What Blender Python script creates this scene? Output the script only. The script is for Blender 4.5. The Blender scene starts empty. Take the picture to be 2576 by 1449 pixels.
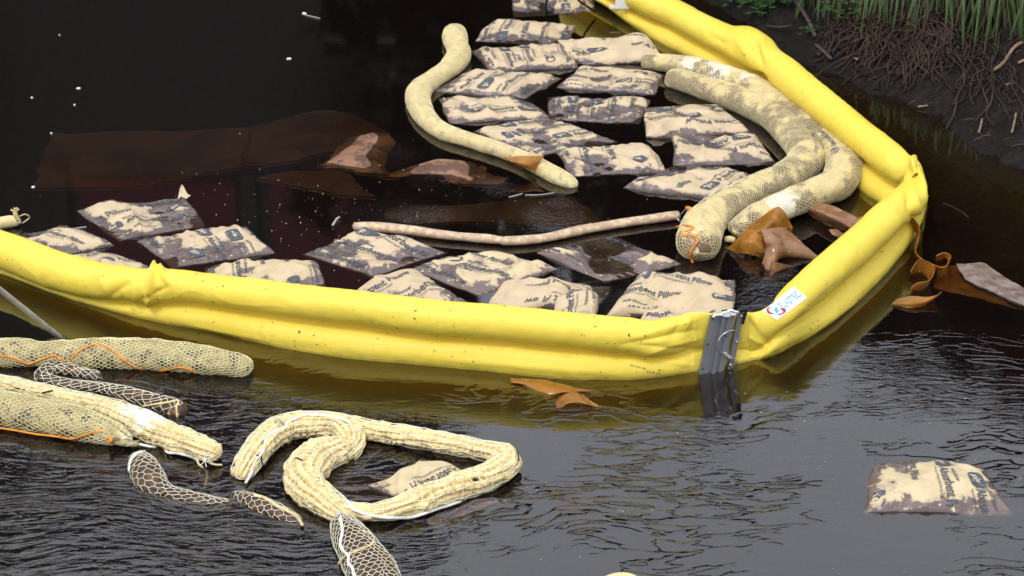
import bpy, math, random
import numpy as np
from mathutils import Vector
from mathutils.bvhtree import BVHTree

C = bpy.context.scene
col = C.collection
rng = np.random.RandomState(11)
R_ = math.radians

# ------------------------------------------------------------------ camera, sky, sun, exposure
CAM_H, PITCH, FPX, CX, CY = 4.2, R_(27.0), 5935.0, 1288.0, 724.5
cam_d = bpy.data.cameras.new("camera"); cam = bpy.data.objects.new("camera", cam_d); col.objects.link(cam)
cam.location = (0, 0, CAM_H); cam.rotation_euler = (R_(90) - PITCH, 0, 0)
cam_d.sensor_width = 36.0; cam_d.lens = 36.0 * FPX / 2576.0
cam_d.clip_start = 0.5; cam_d.clip_end = 600.0
cam_d.dof.use_dof = True; cam_d.dof.focus_distance = 8.6; cam_d.dof.aperture_fstop = 6.3
C.camera = cam

world = bpy.data.worlds.new("World"); C.world = world; world.use_nodes = True
wn = world.node_tree.nodes; wl = world.node_tree.links; wn.clear()
SUN_EL, SUN_AZ = R_(58), R_(-150)          # azimuth of the light source, clockwise from +Y
sky = wn.new('ShaderNodeTexSky'); sky.sky_type = 'NISHITA'; sky.sun_disc = False
sky.sun_elevation = SUN_EL; sky.sun_rotation = SUN_AZ; sky.dust_density = 2.0; sky.air_density = 1.0
cloudmix = wn.new('ShaderNodeMix'); cloudmix.data_type = 'RGBA'
cloudmix.inputs[0].default_value = 0.80
tc = wn.new('ShaderNodeTexCoord'); cn = wn.new('ShaderNodeTexNoise'); cn.inputs['Scale'].default_value = 2.2
cn.inputs['Detail'].default_value = 5; cn.inputs['Roughness'].default_value = .55
cr = wn.new('ShaderNodeValToRGB'); cr.color_ramp.elements[0].position = .3; cr.color_ramp.elements[1].position = .75
cr.color_ramp.elements[0].color = (10.6, 11.0, 12.3, 1); cr.color_ramp.elements[1].color = (14.4, 14.6, 15.4, 1)
bgd = wn.new('ShaderNodeBackground'); bgd.inputs['Strength'].default_value = 0.13
wo = wn.new('ShaderNodeOutputWorld')
wl.new(tc.outputs['Generated'], cn.inputs['Vector']); wl.new(cn.outputs['Fac'], cr.inputs['Fac'])
wl.new(sky.outputs['Color'], cloudmix.inputs[6]); wl.new(cr.outputs['Color'], cloudmix.inputs[7])
wl.new(cloudmix.outputs[2], bgd.inputs['Color']); wl.new(bgd.outputs[0], wo.inputs['Surface'])

sun_d = bpy.data.lights.new("sun", 'SUN'); sun_d.energy = 1.3; sun_d.angle = R_(14); sun_d.color = (1.0, .95, .87)
sun = bpy.data.objects.new("sun", sun_d); col.objects.link(sun)
sdir = Vector((math.sin(SUN_AZ) * math.cos(SUN_EL), math.cos(SUN_AZ) * math.cos(SUN_EL), math.sin(SUN_EL)))
sun.rotation_euler = sdir.to_track_quat('Z', 'Y').to_euler(); sun.location = sdir * 30
C.view_settings.view_transform = 'Standard'; C.view_settings.look = 'None'
C.view_settings.exposure = 0.0; C.view_settings.gamma = 1.0; C.view_settings.use_curve_mapping = False
C.cycles.transparent_max_bounces = 24; C.cycles.max_bounces = 8
C.cycles.volume_bounces = 0; C.cycles.caustics_reflective = False; C.cycles.caustics_refractive = False

# ------------------------------------------------------------------ where things of the photograph stand
FW = np.array([0, math.cos(PITCH), -math.sin(PITCH)]); UPV = np.array([0, math.sin(PITCH), math.cos(PITCH)])
def ray(x, y):
    d = FPX * FW + np.array([1., 0, 0]) * (x - CX) - UPV * (y - CY)
    return d / np.linalg.norm(d)
def W(x, y, z=0.0):
    d = ray(x, y); t = (z - CAM_H) / d[2]
    return np.array([0, 0, CAM_H]) + d * t
def scr(P):
    q = np.asarray(P) - np.array([0, 0, CAM_H]); w = q @ FW
    return np.stack([CX + FPX * q[..., 0] / w, CY - FPX * (q @ UPV) / w], -1)
OFF = {0: (0, 0, 1.0), 1: (0, 0, 2.8804), 2: (880.5, 0, 2.8804), 3: (1695.6, 0, 2.8804), 4: (0, 440.2, 2.8804),
       5: (880.5, 440.2, 2.8804), 6: (1695.6, 440.2, 2.8804), 7: (0, 945.9, 2.8804), 8: (880.5, 945.9, 2.8804),
       9: (1695.6, 945.9, 2.8804)}
def D(rg, x, y):
    o = OFF[rg]; return (o[0] + x / o[2], o[1] + y / o[2])
def mpp(y):                                    # metres per photo unit at the water, for widths
    return np.linalg.norm(W(CX, y) - np.array([0, 0, CAM_H])) / FPX

# ------------------------------------------------------------------ noise (numpy)
_tab = np.random.RandomState(5).rand(32, 32, 32) * 2 - 1
def vn(p, f=1.0, seed=0):
    p = np.asarray(p, float) * f + seed * 7.31
    i = np.floor(p).astype(int); t = p - i; t = t * t * (3 - 2 * t); i &= 31; j = (i + 1) & 31
    x0, y0, z0 = i[..., 0], i[..., 1], i[..., 2]; x1, y1, z1 = j[..., 0], j[..., 1], j[..., 2]
    a, b, c = t[..., 0], t[..., 1], t[..., 2]; T = _tab
    return ((T[x0, y0, z0] * (1 - a) + T[x1, y0, z0] * a) * (1 - b) + (T[x0, y1, z0] * (1 - a) + T[x1, y1, z0] * a) * b) * (1 - c) + \
           ((T[x0, y0, z1] * (1 - a) + T[x1, y0, z1] * a) * (1 - b) + (T[x0, y1, z1] * (1 - a) + T[x1, y1, z1] * a) * b) * c
def fbm(p, f, o=4, seed=0):
    s = 0; a = 1.0
    for k in range(o):
        s = s + a * vn(p, f * 2.03 ** k, seed + k); a *= .5
    return s
def P3(*a):
    a = np.broadcast_arrays(*[np.asarray(q, float) for q in a]); return np.stack(a, -1)
def sst(a, b, x):
    t = np.clip((x - a) / (b - a), 0, 1); return t * t * (3 - 2 * t)

# ------------------------------------------------------------------ object helpers
def tag(o, label=None, cat=None, group=None, kind=None):
    if label: o['label'] = label
    if cat: o['category'] = cat
    if group: o['group'] = group
    if kind: o['kind'] = kind
    return o
def empty(name, loc, label, cat, group=None):
    o = bpy.data.objects.new(name, None); col.objects.link(o); o.location = loc; o.empty_display_size = .05
    return tag(o, label, cat, group)
def mesh(name, V, F, mat, parent=None, smooth=True, kind=None, mats=None, mi=None):
    V = np.asarray(V, float).reshape(-1, 3)
    loc = np.zeros(3)
    if parent is not None: loc = np.array(world_loc(parent))
    else: loc = np.array([V[:, 0].mean(), V[:, 1].mean(), V[:, 2].min()])
    me = bpy.data.meshes.new(name)
    if isinstance(F, np.ndarray):
        nf, k = F.shape
        me.vertices.add(len(V)); me.vertices.foreach_set('co', (V - loc).ravel())
        me.loops.add(nf * k); me.loops.foreach_set('vertex_index', F.ravel().astype(np.int32))
        me.polygons.add(nf); me.polygons.foreach_set('loop_start', np.arange(0, nf * k, k, dtype=np.int32))
        me.update(calc_edges=True)
    else:
        me.from_pydata((V - loc).tolist(), [], F); me.update()
    me.validate()
    if smooth: me.polygons.foreach_set('use_smooth', np.ones(len(me.polygons), bool))
    for m in (mats or [mat]): me.materials.append(m)
    if mi is not None: me.polygons.foreach_set('material_index', np.asarray(mi, np.int32))
    o = bpy.data.objects.new(name, me); col.objects.link(o)
    if parent is not None: o.parent = parent
    else: o.location = loc
    if kind: o['kind'] = kind
    return o
def world_loc(o):
    l = Vector((0, 0, 0))
    while o is not None: l = l + o.location; o = o.parent
    return l
def wverts(o):
    me = o.data; a = np.empty(len(me.vertices) * 3); me.vertices.foreach_get('co', a)
    return a.reshape(-1, 3) + np.array(world_loc(o))
def bvh(*objs):
    V = []; F = []; n = 0
    for o in objs:
        v = wverts(o); V += v.tolist(); F += [[i + n for i in p.vertices] for p in o.data.polygons]; n += len(v)
    return BVHTree.FromPolygons(V, F)
def gridF(n, m, wrap=False):                   # n rows of m verts
    i = np.arange(n - 1)[:, None]; j = np.arange(m if wrap else m - 1)[None, :]; j2 = (j + 1) % m
    return np.stack([i * m + j + 0 * j2, i * m + j2, (i + 1) * m + j2, (i + 1) * m + j + 0 * j2], -1).reshape(-1, 4)
def catmull(P, t):                             # P (n,k), t in [0,n-1]
    P = np.asarray(P, float); n = len(P); Q = np.vstack([2 * P[0] - P[1], P, 2 * P[-1] - P[-2]])
    i = np.clip(np.floor(t).astype(int), 0, n - 2); u = (t - i)[:, None]
    a, b, c, d = Q[i], Q[i + 1], Q[i + 2], Q[i + 3]
    return .5 * (2 * b + (c - a) * u + (2 * a - 5 * b + 4 * c - d) * u * u + (3 * b - a - 3 * c + d) * u ** 3)
def resample(P, n=None, step=None, k3=3):
    """smooth the control rows and space them evenly by length of the first k3 columns"""
    P = np.asarray(P, float)
    if len(P) == 2: Q = P[0] + (P[1] - P[0]) * np.linspace(0, 1, 200)[:, None]
    else: Q = catmull(P, np.linspace(0, len(P) - 1, max(60 * len(P), 200)))
    s = np.concatenate([[0], np.cumsum(np.linalg.norm(np.diff(Q[:, :k3], axis=0), axis=1))])
    if n is None: n = max(4, int(s[-1] / step) + 1)
    u = np.linspace(0, s[-1], n)
    return np.stack([np.interp(u, s, Q[:, c]) for c in range(Q.shape[1])], -1), u
def cord(path, r, sides=6, step=.008, closed=False):
    P = np.asarray(path, float)
    if closed: P = np.vstack([P, P[:1]])
    Q, u = resample(P, step=step)
    T = np.gradient(Q, axis=0); T /= np.linalg.norm(T, axis=1)[:, None] + 1e-9
    up = np.array([.13, .21, .97]); S = np.cross(T, up); S /= np.linalg.norm(S, axis=1)[:, None] + 1e-9; U = np.cross(S, T)
    th = np.linspace(0, 2 * np.pi, sides, endpoint=False)
    rr = r if np.ndim(r) else np.full(len(Q), r)
    V = Q[:, None] + rr[:, None, None] * (np.cos(th)[None, :, None] * S[:, None] + np.sin(th)[None, :, None] * U[:, None])
    F = gridF(len(Q), sides, True); n = len(V) * sides
    V = np.vstack([V.reshape(-1, 3), Q[:1], Q[-1:]])
    j = np.arange(sides); j2 = (j + 1) % sides
    cap = np.concatenate([np.stack([j2, j, j * 0 + n, j * 0 + n], -1), np.stack([n - sides + j, n - sides + j2, j * 0 + n + 1, j * 0 + n + 1], -1)])
    return V, [tuple(dict.fromkeys(f)) for f in np.vstack([F, cap]).tolist()]
def merge(parts):
    V = []; F = []; n = 0
    for v, f in parts:
        V.append(np.asarray(v)); F += [tuple(int(i) + n for i in q) for q in f]; n += len(v)
    return np.vstack(V), F
def boxm(c, ax, ay, az):                        # centre and three half-axis vectors
    c, ax, ay, az = map(np.asarray, (c, ax, ay, az))
    V = [c + sx * ax + sy * ay + sz * az for sx in (-1, 1) for sy in (-1, 1) for sz in (-1, 1)]
    return np.array(V), [(0, 1, 3, 2), (4, 6, 7, 5), (0, 4, 5, 1), (2, 3, 7, 6), (0, 2, 6, 4), (1, 5, 7, 3)]
def discm(c, n, r, h, k=10):
    c = np.asarray(c, float); n = np.asarray(n, float); n /= np.linalg.norm(n)
    a = np.cross(n, [.3, .2, .9]); a /= np.linalg.norm(a); b = np.cross(n, a); th = np.linspace(0, 2 * np.pi, k, endpoint=False)
    ring = lambda rr, hh: c + n * hh + rr * (np.cos(th)[:, None] * a + np.sin(th)[:, None] * b)
    V = np.vstack([ring(r, 0), ring(r * .95, h * .6), ring(r * .5, h), [c + n * h * 1.05]])
    F = [tuple(f) for f in gridF(3, k, True).tolist()] + [(2 * k + j, 2 * k + (j + 1) % k, 3 * k) for j in range(k)]
    return V, F

# ------------------------------------------------------------------ materials
class NT:
    def __init__(s, name):
        s.m = bpy.data.materials.new(name); s.m.use_nodes = True; s.t = s.m.node_tree; s.t.nodes.clear()
        s.out = s.n('OutputMaterial')
    def n(s, ty, **kw):
        o = s.t.nodes.new('ShaderNode' + ty)
        for k, v in kw.items(): setattr(o, k, v)
        return o
    def l(s, a, b): s.t.links.new(a, b)
    def pos(s): return s.n('NewGeometry').outputs['Position']
    def obj(s): return s.n('TexCoord').outputs['Object']
    def noise(s, vec, scale, detail=4, rough=.55, st=None):
        if st is not None:
            mp = s.n('Mapping'); mp.inputs['Scale'].default_value = st; s.l(vec, mp.inputs['Vector']); vec = mp.outputs[0]
        o = s.n('TexNoise'); o.inputs['Scale'].default_value = scale; o.inputs['Detail'].default_value = detail
        o.inputs['Roughness'].default_value = rough; s.l(vec, o.inputs['Vector']); return o.outputs['Fac']
    def ramp(s, fac, stops):
        o = s.n('ValToRGB'); e = o.color_ramp.elements
        while len(e) < len(stops): e.new(.5)
        for q, (p, c) in zip(e, stops): q.position = p; q.color = (*c, 1) if len(c) == 3 else c
        s.l(fac, o.inputs['Fac']); return o.outputs['Color']
    def mr(s, v, a, b, c=0., d=1., smooth=True):
        o = s.n('MapRange'); o.interpolation_type = 'SMOOTHSTEP' if smooth else 'LINEAR'
        for i, q in zip((1, 2, 3, 4), (a, b, c, d)): o.inputs[i].default_value = q
        s.l(v, o.inputs[0]); return o.outputs[0]
    def math(s, op, a, b=None):
        o = s.n('Math', operation=op)
        for i, q in enumerate((a, b)):
            if q is None: continue
            if isinstance(q, (int, float)): o.inputs[i].default_value = q
            else: s.l(q, o.inputs[i])
        return o.outputs[0]
    def mix(s, fac, a, b):
        o = s.n('Mix', data_type='RGBA')
        for i, q in ((0, fac), (6, a), (7, b)):
            if isinstance(q, (int, float)): o.inputs[i].default_value = q
            elif isinstance(q, tuple): o.inputs[i].default_value = (*q, 1)
            else: s.l(q, o.inputs[i])
        return o.outputs[2]
    def bump(s, h, dist, strength=1.0):
        o = s.n('Bump'); o.inputs['Distance'].default_value = dist; o.inputs['Strength'].default_value = strength
        s.l(h, o.inputs['Height']); return o.outputs[0]
    def pbr(s, color, rough=.6, spec=.5, normal=None, metal=0., sss=0.):
        p = s.n('BsdfPrincipled')
        for nm, q in (('Base Color', color), ('Roughness', rough), ('Specular IOR Level', spec), ('Metallic', metal)):
            if isinstance(q, tuple): p.inputs[nm].default_value = (*q, 1)
            elif isinstance(q, (int, float)): p.inputs[nm].default_value = q
            else: s.l(q, p.inputs[nm])
        if normal is not None: s.l(normal, p.inputs['Normal'])
        s.l(p.outputs[0], s.out.inputs['Surface']); return p
def simple(name, c, rough=.6, spec=.5, metal=0., var=.12, vs=30):
    t = NT(name); n = t.noise(t.pos(), vs, 4)
    d = tuple(q * (1 - 2 * var) for q in c); e = tuple(min(1, q * (1 + 2 * var)) for q in c)
    t.pbr(t.ramp(n, [(.3, d), (.7, e)]), rough, spec, t.bump(n, .0008), metal); return t.m

def m_yellow():
    t = NT('yellow_pvc'); p = t.pos()
    a = t.noise(p, 3.5, 5); base = t.ramp(a, [(.3, (.84, .650, .070)), (.7, (.90, .705, .095))])
    sp = t.noise(p, 55, 2, .5); spk = t.noise(p, 4.5, 2)
    fac = t.math('MULTIPLY', t.mr(sp, .685, .725), t.mr(spk, .48, .58))
    smear = t.math('MULTIPLY', t.mr(t.noise(p, 9, 6, .65), .60, .72), .35)
    c = t.mix(smear, base, (.60, .47, .05)); c = t.mix(fac, c, (.10, .085, .03))
    gr = t.noise(p, 6, 7, .7); c = t.mix(t.math('MULTIPLY', t.mr(gr, .60, .72), .30), c, (.35, .29, .06))
    sx = t.n('SeparateXYZ'); t.l(p, sx.inputs[0]); zl = t.math('ABSOLUTE', t.math('SUBTRACT', sx.outputs['Z'], .004))
    scum = t.math('MULTIPLY', t.mr(t.math('ADD', zl, t.math('MULTIPLY', t.math('SUBTRACT', t.noise(p, 30, 5, .7), .5), .02)), .009, .002), .55); c = t.mix(scum, c, (.34, .25, .05))
    fine = t.noise(p, 900, 2); crk = t.noise(p, 26, 4, .6)
    nb = t.math('ADD', t.math('MULTIPLY', fine, .12), crk)
    t.pbr(c, t.mr(a, .3, .7, .42, .56, False), .40, t.bump(nb, .0022)); return t.m
def m_pillow(name, dry, wet, thr=.5, zk=7.5):
    t = NT(name); p = t.pos(); oi = t.n('ObjectInfo').outputs['Random']
    sx = t.n('SeparateXYZ'); t.l(p, sx.inputs[0])
    b = t.noise(p, 9.5, 7, .62); s2 = t.noise(p, 60, 3)
    h = t.math('MULTIPLY', sx.outputs['Z'], zk)
    v = t.math('ADD', t.math('SUBTRACT', t.math('MULTIPLY', b, .60), h), t.math('MULTIPLY', t.math('SUBTRACT', oi, .5), .10))
    v = t.math('ADD', v, t.math('MULTIPLY', t.math('SUBTRACT', s2, .5), .10))
    w = t.mr(v, thr - .012, thr + .012)
    spots = t.mr(t.noise(p, 42, 3, .6), .66, .68)
    w2 = t.math('MULTIPLY', w, t.math('SUBTRACT', 1.0, spots))
    dm = t.noise(p, 16, 5); dryc = t.ramp(dm, [(.3, tuple(q * .88 for q in dry)), (.7, tuple(q * 1.06 for q in dry))])
    grn = t.mr(t.noise(p, 7, 3), .55, .7, 0, .35); dryc = t.mix(grn, dryc, (dry[0] * .92, dry[1] * .98, dry[2] * .72))
    wetc = t.ramp(t.noise(p, 24, 5), [(.3, tuple(q * .65 for q in wet)), (.7, tuple(q * 1.25 for q in wet))])
    c = t.mix(w2, dryc, wetc)
    edge = t.math('MULTIPLY', t.mr(v, thr - .05, thr - .012), t.math('SUBTRACT', 1.0, w)); c = t.mix(t.math('MULTIPLY', edge, .35), c, tuple(q * 1.3 for q in wet))
    rg = t.mr(w2, 0, 1, .50, .10, False)
    wr = t.math('ADD', t.math('MULTIPLY', t.noise(p, 17, 3, .5), 1.6), t.noise(p, 42, 4, .6)); wv = t.noise(p, 700, 1)
    t.pbr(c, rg, .5, t.bump(t.math('ADD', wr, t.math('MULTIPLY', wv, .1)), .0030)); return t.m
def m_sock(name, c1, c2, blotch=.62, zk=0., rough=.7, st=None, bs=12., white=()):
    t = NT(name); p = t.pos(); n = t.noise(p, 18, 5); a = t.ramp(n, [(.3, tuple(q * .86 for q in c1)), (.7, tuple(min(1, q * 1.08) for q in c1))])
    b = t.noise(p, bs, 6, .65)
    if zk:
        sx = t.n('SeparateXYZ'); t.l(p, sx.inputs[0]); b = t.math('SUBTRACT', b, t.math('MULTIPLY', sx.outputs['Z'], zk))
    w = t.mr(b, blotch - .05, blotch + .05); c = t.mix(w, a, c2)
    gr = t.mr(t.noise(p, 70, 3), .62, .72, 0, .45); c = t.mix(gr, c, tuple(q * .55 for q in c1))
    for wx, wy, wr_ in white:                                       # bleached dry cloth
        dn = t.n('VectorMath', operation='DISTANCE'); t.l(p, dn.inputs[0]); dn.inputs[1].default_value = tuple(W(wx, wy, .06))
        c = t.mix(t.mr(t.math('ADD', dn.outputs['Value'], t.math('MULTIPLY', t.math('SUBTRACT', t.noise(p, 22, 5, .7), .5), .16)), wr_ * .95, wr_ * .75), c, (.86, .85, .80))
    wv = t.noise(p, 380, 2); bp = t.math('ADD', t.noise(p, 45, 5, .6), t.math('MULTIPLY', wv, .25))
    t.pbr(c, t.mr(w, 0, 1, rough, .28, False), .4, t.bump(bp, .004)); return t.m
def m_sheet(name, c, spot, tr=.35):
    t = NT(name); p = t.pos(); n = t.noise(p, 14, 5); a = t.ramp(n, [(.3, tuple(q * .7 for q in c)), (.7, tuple(min(1, q * 1.25) for q in c))])
    s = t.mr(t.noise(p, 85, 3), .66, .70); cc = t.mix(s, a, spot)
    nb = t.bump(t.noise(p, 30, 5), .002)
    P = t.pbr(cc, .12, .6, nb); tl = t.n('BsdfTranslucent'); t.l(cc, tl.inputs['Color']); mx = t.n('MixShader'); mx.inputs[0].default_value = tr
    t.l(P.outputs[0], mx.inputs[1]); t.l(tl.outputs[0], mx.inputs[2]); t.l(mx.outputs[0], t.out.inputs['Surface']); return t.m
M = {}
M['yellow'] = m_yellow()
M['pillow'] = m_pillow('beige_pillow_cloth', (.60, .47, .30), (.14, .105, .095), .215, 7.5)
M['pillow_wet'] = m_pillow('soaked_pillow_cloth', (.62, .50, .30), (.165, .12, .105), .172, 7.0)
M['print'] = simple('dark_grey_print', (.085, .095, .11), .6, .3, var=.2, vs=60)
M['print_light'] = simple('pale_print', (.55, .46, .33), .6, .3)
M['cream'] = m_sock('cream_sock_cloth', (.72, .60, .30), (.28, .23, .13), .56, zk=1.4, bs=16.)
M['pleat'] = m_sock('pleated_cream_sock', (.82, .66, .32), (.40, .30, .12), .52, zk=2.6, rough=.6, white=[(388, 1045, .09), (345, 1035, .06)])
M['stainsock'] = m_sock('stained_cream_sock', (.76, .63, .31), (.19, .13, .075), .335, zk=1.9, bs=6., white=[(1835, 182, .13), (1890, 205, .10), (1955, 522, .10), (1745, 165, .07)])
M['white_sock'] = simple('white_sock_cloth', (.86, .85, .80), .7, .3)
M['olivesock'] = m_sock('olive_cream_sock', (.44, .36, .17), (.12, .085, .05), .50, zk=.7, rough=.55, bs=24.)
M['brownsock'] = m_sock('oil_soaked_brown_sock', (.070, .035, .017), (.16, .078, .026), .57, rough=.25)
M['net'] = simple('cream_net_cord', (.86, .80, .62), .6, .3)
M['net_olive'] = simple('olive_net_cord', (.74, .68, .38), .6, .3)
M['net_fine'] = simple('fine_cream_net', (.82, .72, .44), .6, .3)
M['rope'] = simple('white_rope', (.84, .82, .74), .6, .3)
M['rope_tan'] = simple('tan_rope', (.70, .58, .30), .6, .3)
M['orange'] = simple('orange_cord', (.80, .28, .03), .5, .4)
M['steel'] = simple('steel', (.62, .62, .63), .25, .5, 1.0, var=.05)
M['alu'] = simple('grey_aluminium', (.26, .26, .275), .42, .5, .6, var=.05, vs=12)
M['alu_bright'] = simple('bright_aluminium', (.85, .85, .86), .35, .5, .3, var=.03)
M['black'] = simple('black_rubber', (.012, .012, .013), .4, .4)
M['white'] = simple('white_plastic', (.86, .86, .87), .4, .4, var=.02)
M['blue'] = simple('light_blue_print', (.10, .42, .78), .4, .4, var=.03)
M['red'] = simple('dark_red_print', (.45, .03, .05), .4, .4, var=.03)
M['amber'] = m_sheet('amber_sorbent_sheet', (.52, .235, .035), (.72, .52, .25), .45)
M['pinkish'] = m_sheet('pinkish_brown_sheet', (.34, .175, .085), (.60, .44, .27), .22)
M['roll'] = m_sock('pinkish_sorbent_roll', (.50, .35, .24), (.66, .52, .32), .52, rough=.4, bs=30.)
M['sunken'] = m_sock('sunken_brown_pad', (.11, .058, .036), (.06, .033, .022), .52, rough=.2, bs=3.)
M['greysheet'] = m_sheet('wet_grey_brown_sheet', (.23, .165, .135), (.50, .38, .25), .10)
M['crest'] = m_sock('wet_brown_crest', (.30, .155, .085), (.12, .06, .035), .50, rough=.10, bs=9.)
M['pole'] = simple('weathered_white_pole', (.42, .41, .36), .5, .4, vs=20)
M['twig'] = simple('black_twig', (.02, .016, .012), .7, .3)

# ------------------------------------------------------------------ ground: river bed, mud bank, far bank
WL = [W(2650, 470), W(2494, 386), W(2303, 273), W(2147, 228), W(2025, 182), W(1880, 85), W(1700, -70)]
WLp = np.array([[14, -12], [4.6, 3.5], [3.0, 7.2]] + [[p[0], p[1]] for p in WL] + [[-.2, 14.0], [-2, 17], [-8, 20.0], [-30, 22], [-90, 26]])
def bankdist(x, y):
    p = np.stack([x, y], -1); best = np.full(x.shape, 1e9); sg = np.ones(x.shape)
    for a, b in zip(WLp[:-1], WLp[1:]):
        ab = b - a; t = np.clip(((p - a) @ ab) / (ab @ ab), 0, 1); q = p - (a + t[..., None] * ab)
        d = np.linalg.norm(q, axis=-1); cr_ = ab[0] * (p[..., 1] - a[1]) - ab[1] * (p[..., 0] - a[0])
        up = d < best; best = np.where(up, d, best); sg = np.where(up, np.where(cr_ < 0, 1.0, -1.0), sg)
    return best * sg
def ground_h(x, y, detail=True):
    d = bankdist(x, y)
    land = np.interp(d, [0, .12, .35, .6, .85, 1.1, 1.6, 6, 30, 80], [0, .05, .13, .26, .50, .80, .98, 1.3, 4.0, 12])
    bed = np.interp(-d, [0, .25, .9, 2.0, 4.0], [0, -.05, -.14, -.36, -.70])
    bed = np.where(y < 2, bed * 1.0, bed)
    h = np.where(d > 0, land, bed)
    if detail:
        p = P3(x, y, 0 * x); m = sst(-.35, .15, d); far = 1 - sst(3, 8, np.abs(d))
        h = h + far * (m * (.040 * fbm(p, 4.0, 5, 3) + .022 * np.abs(fbm(p, 13, 3, 9))) + .02 * fbm(p, 3, 4, 1)) - far * m * .012
    lf = sst(-9, -26, x) * 3.2 ; h = h + lf                    # left bank far out of frame
    h = h + sst(0.5, -6, y) * 3.0                              # bank under the bridge the photo was taken from
    return h
gx = np.concatenate([-np.geomspace(260, 3.2, 34), np.linspace(-3, .5, 30), np.linspace(.52, 3.4, 190), np.geomspace(3.5, 260, 40)])
gy = np.concatenate([-np.geomspace(120, 1, 20), np.linspace(0, 7, 18), np.linspace(7.1, 12.6, 230), np.geomspace(12.8, 400, 46)])
GX, GY = np.meshgrid(gx, gy)
GZ = ground_h(GX, GY)
t = NT('wet_mud'); p = t.pos(); sx = t.n('SeparateXYZ'); t.l(p, sx.inputs[0])
n1 = t.noise(p, 3, 7, .6); n2 = t.noise(p, 28, 6, .62)
mud = t.ramp(n2, [(.3, (.005, .0036, .003)), (.55, (.012, .009, .0075)), (.75, (.026, .019, .015))])
bedc = t.ramp(t.noise(p, 34, 6, .7), [(.35, (.035, .028, .010)), (.6, (.10, .085, .03)), (.72, (.24, .20, .09))])
soil = t.ramp(n1, [(.3, (.010, .012, .006)), (.7, (.03, .035, .014))])
c = t.mix(t.mr(sx.outputs['Z'], -.04, .0), bedc, mud); c = t.mix(t.mr(sx.outputs['Z'], .55, .9), c, soil)
t.pbr(c, t.mr(n1, .35, .7, .55, .9), .2, t.bump(t.math('ADD', n2, t.math('MULTIPLY', t.noise(p, 120, 4, .6), .5)), .012))
M['mud'] = t.m
tag(mesh('ground', np.stack([GX, GY, GZ], -1), gridF(len(gy), len(gx)), M['mud']), 'dark wet mud bank sloping into the pond with its silty bed', kind='structure')

# ------------------------------------------------------------------ water: one closed body, clear surface over an absorbing brown volume
t = NT('brown_water'); p = t.pos(); sx = t.n('SeparateXYZ'); t.l(p, sx.inputs[0]); X, Y = sx.outputs['X'], sx.outputs['Y']
wrp = t.n('TexNoise'); wrp.inputs['Scale'].default_value = 1.6; wrp.inputs['Detail'].default_value = 2; t.l(p, wrp.inputs['Vector'])
wv = t.n('VectorMath', operation='SCALE'); wv.inputs[3].default_value = .35; t.l(wrp.outputs['Color'], wv.inputs[0])
pw = t.n('VectorMath', operation='ADD'); t.l(p, pw.inputs[0]); t.l(wv.outputs[0], pw.inputs[1]); pw = pw.outputs[0]
near = t.mr(Y, 8.05, 7.15)                                # open water in front of the boom
left = t.mr(X, .0, -.9)
big = t.noise(p, 1.3, 3, .5, (1, 1.8, 1))
patch = t.mr(big, .44, .62)
side = t.math('MULTIPLY', t.mr(X, .9, 1.6), t.mr(Y, 9.9, 8.3))
leftamp = t.math('MULTIPLY', near, t.math('ADD', t.math('MULTIPLY', left, .72), .10))
midamp = t.math('MULTIPLY', near, t.math('MULTIPLY', patch, .85))
inner = t.math('MULTIPLY', t.math('MULTIPLY', t.mr(X, .25, .7), t.mr(X, 1.45, 1.1)), t.math('MULTIPLY', t.mr(Y, 8.8, 8.3), .22))
amp = t.math('MAXIMUM', t.math('MAXIMUM', leftamp, t.math('MULTIPLY', midamp, .055)), inner); amp = t.math('ADD', amp, .012)
ampf = t.math('ADD', t.math('MULTIPLY', side, .17), t.math('ADD', t.math('MULTIPLY', near, .05), .010))
for wx, wy, wr_, wa in [(955, 372, .26, 1.5), (830, 398, .20, 1.1), (1120, 440, .20, .9), (1010, 548, .26, 1.5), (1230, 470, .16, .9), (1400, 535, .24, 1.2), (1480, 560, .14, 1.0), (880, 290, .12, 1.2), (1950, 745, .30, 1.0), (1640, 770, .20, .9)]:   # shivering spots on the still water
    dn = t.n('VectorMath', operation='DISTANCE'); t.l(pw, dn.inputs[0]); q = W(wx, wy, 0); dn.inputs[1].default_value = (q[0] + .17, q[1] + .17, .17)
    ampf = t.math('ADD', ampf, t.math('MULTIPLY', t.mr(dn.outputs['Value'], wr_, wr_ * .2), wa))
r1 = t.noise(pw, 7.0, 2, .5, (1.0, 2.8, 1)); r2 = t.noise(pw, 15., 3, .5, (1.0, 2.6, 1)); r3 = t.noise(pw, 46, 3, .55, (1, 1.7, 1))
rn = t.noise(pw, 5.2, 2, .5, (1.0, 3.2, 1)); rw = t.math('MAXIMUM', t.math('SUBTRACT', 1.0, t.math('MULTIPLY', t.math('ABSOLUTE', t.math('SUBTRACT', rn, .5)), 15.0)), 0.0)
streak = t.math('MULTIPLY', t.math('MULTIPLY', rw, rw), t.math('MULTIPLY', t.math('MULTIPLY', near, t.mr(big, .44, .58)), 1.8))   # long thin wavelets, millimetres
h = t.math('ADD', t.math('MULTIPLY', r1, 4.2), t.math('MULTIPLY', r2, 2.9))
h = t.math('ADD', t.math('ADD', t.math('MULTIPLY', h, amp), streak), t.math('MULTIPLY', r3, ampf))
nb = t.bump(h, .001)
gl = t.n('BsdfGlossy'); gl.inputs['Roughness'].default_value = .035; t.l(nb, gl.inputs['Normal'])
film = t.noise(p, 2.2, 6, .65); gl.inputs['Color'].default_value = (.98, .98, .98, 1)
fr = t.n('Fresnel'); fr.inputs['IOR'].default_value = 1.75; t.l(nb, fr.inputs['Normal'])
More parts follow.
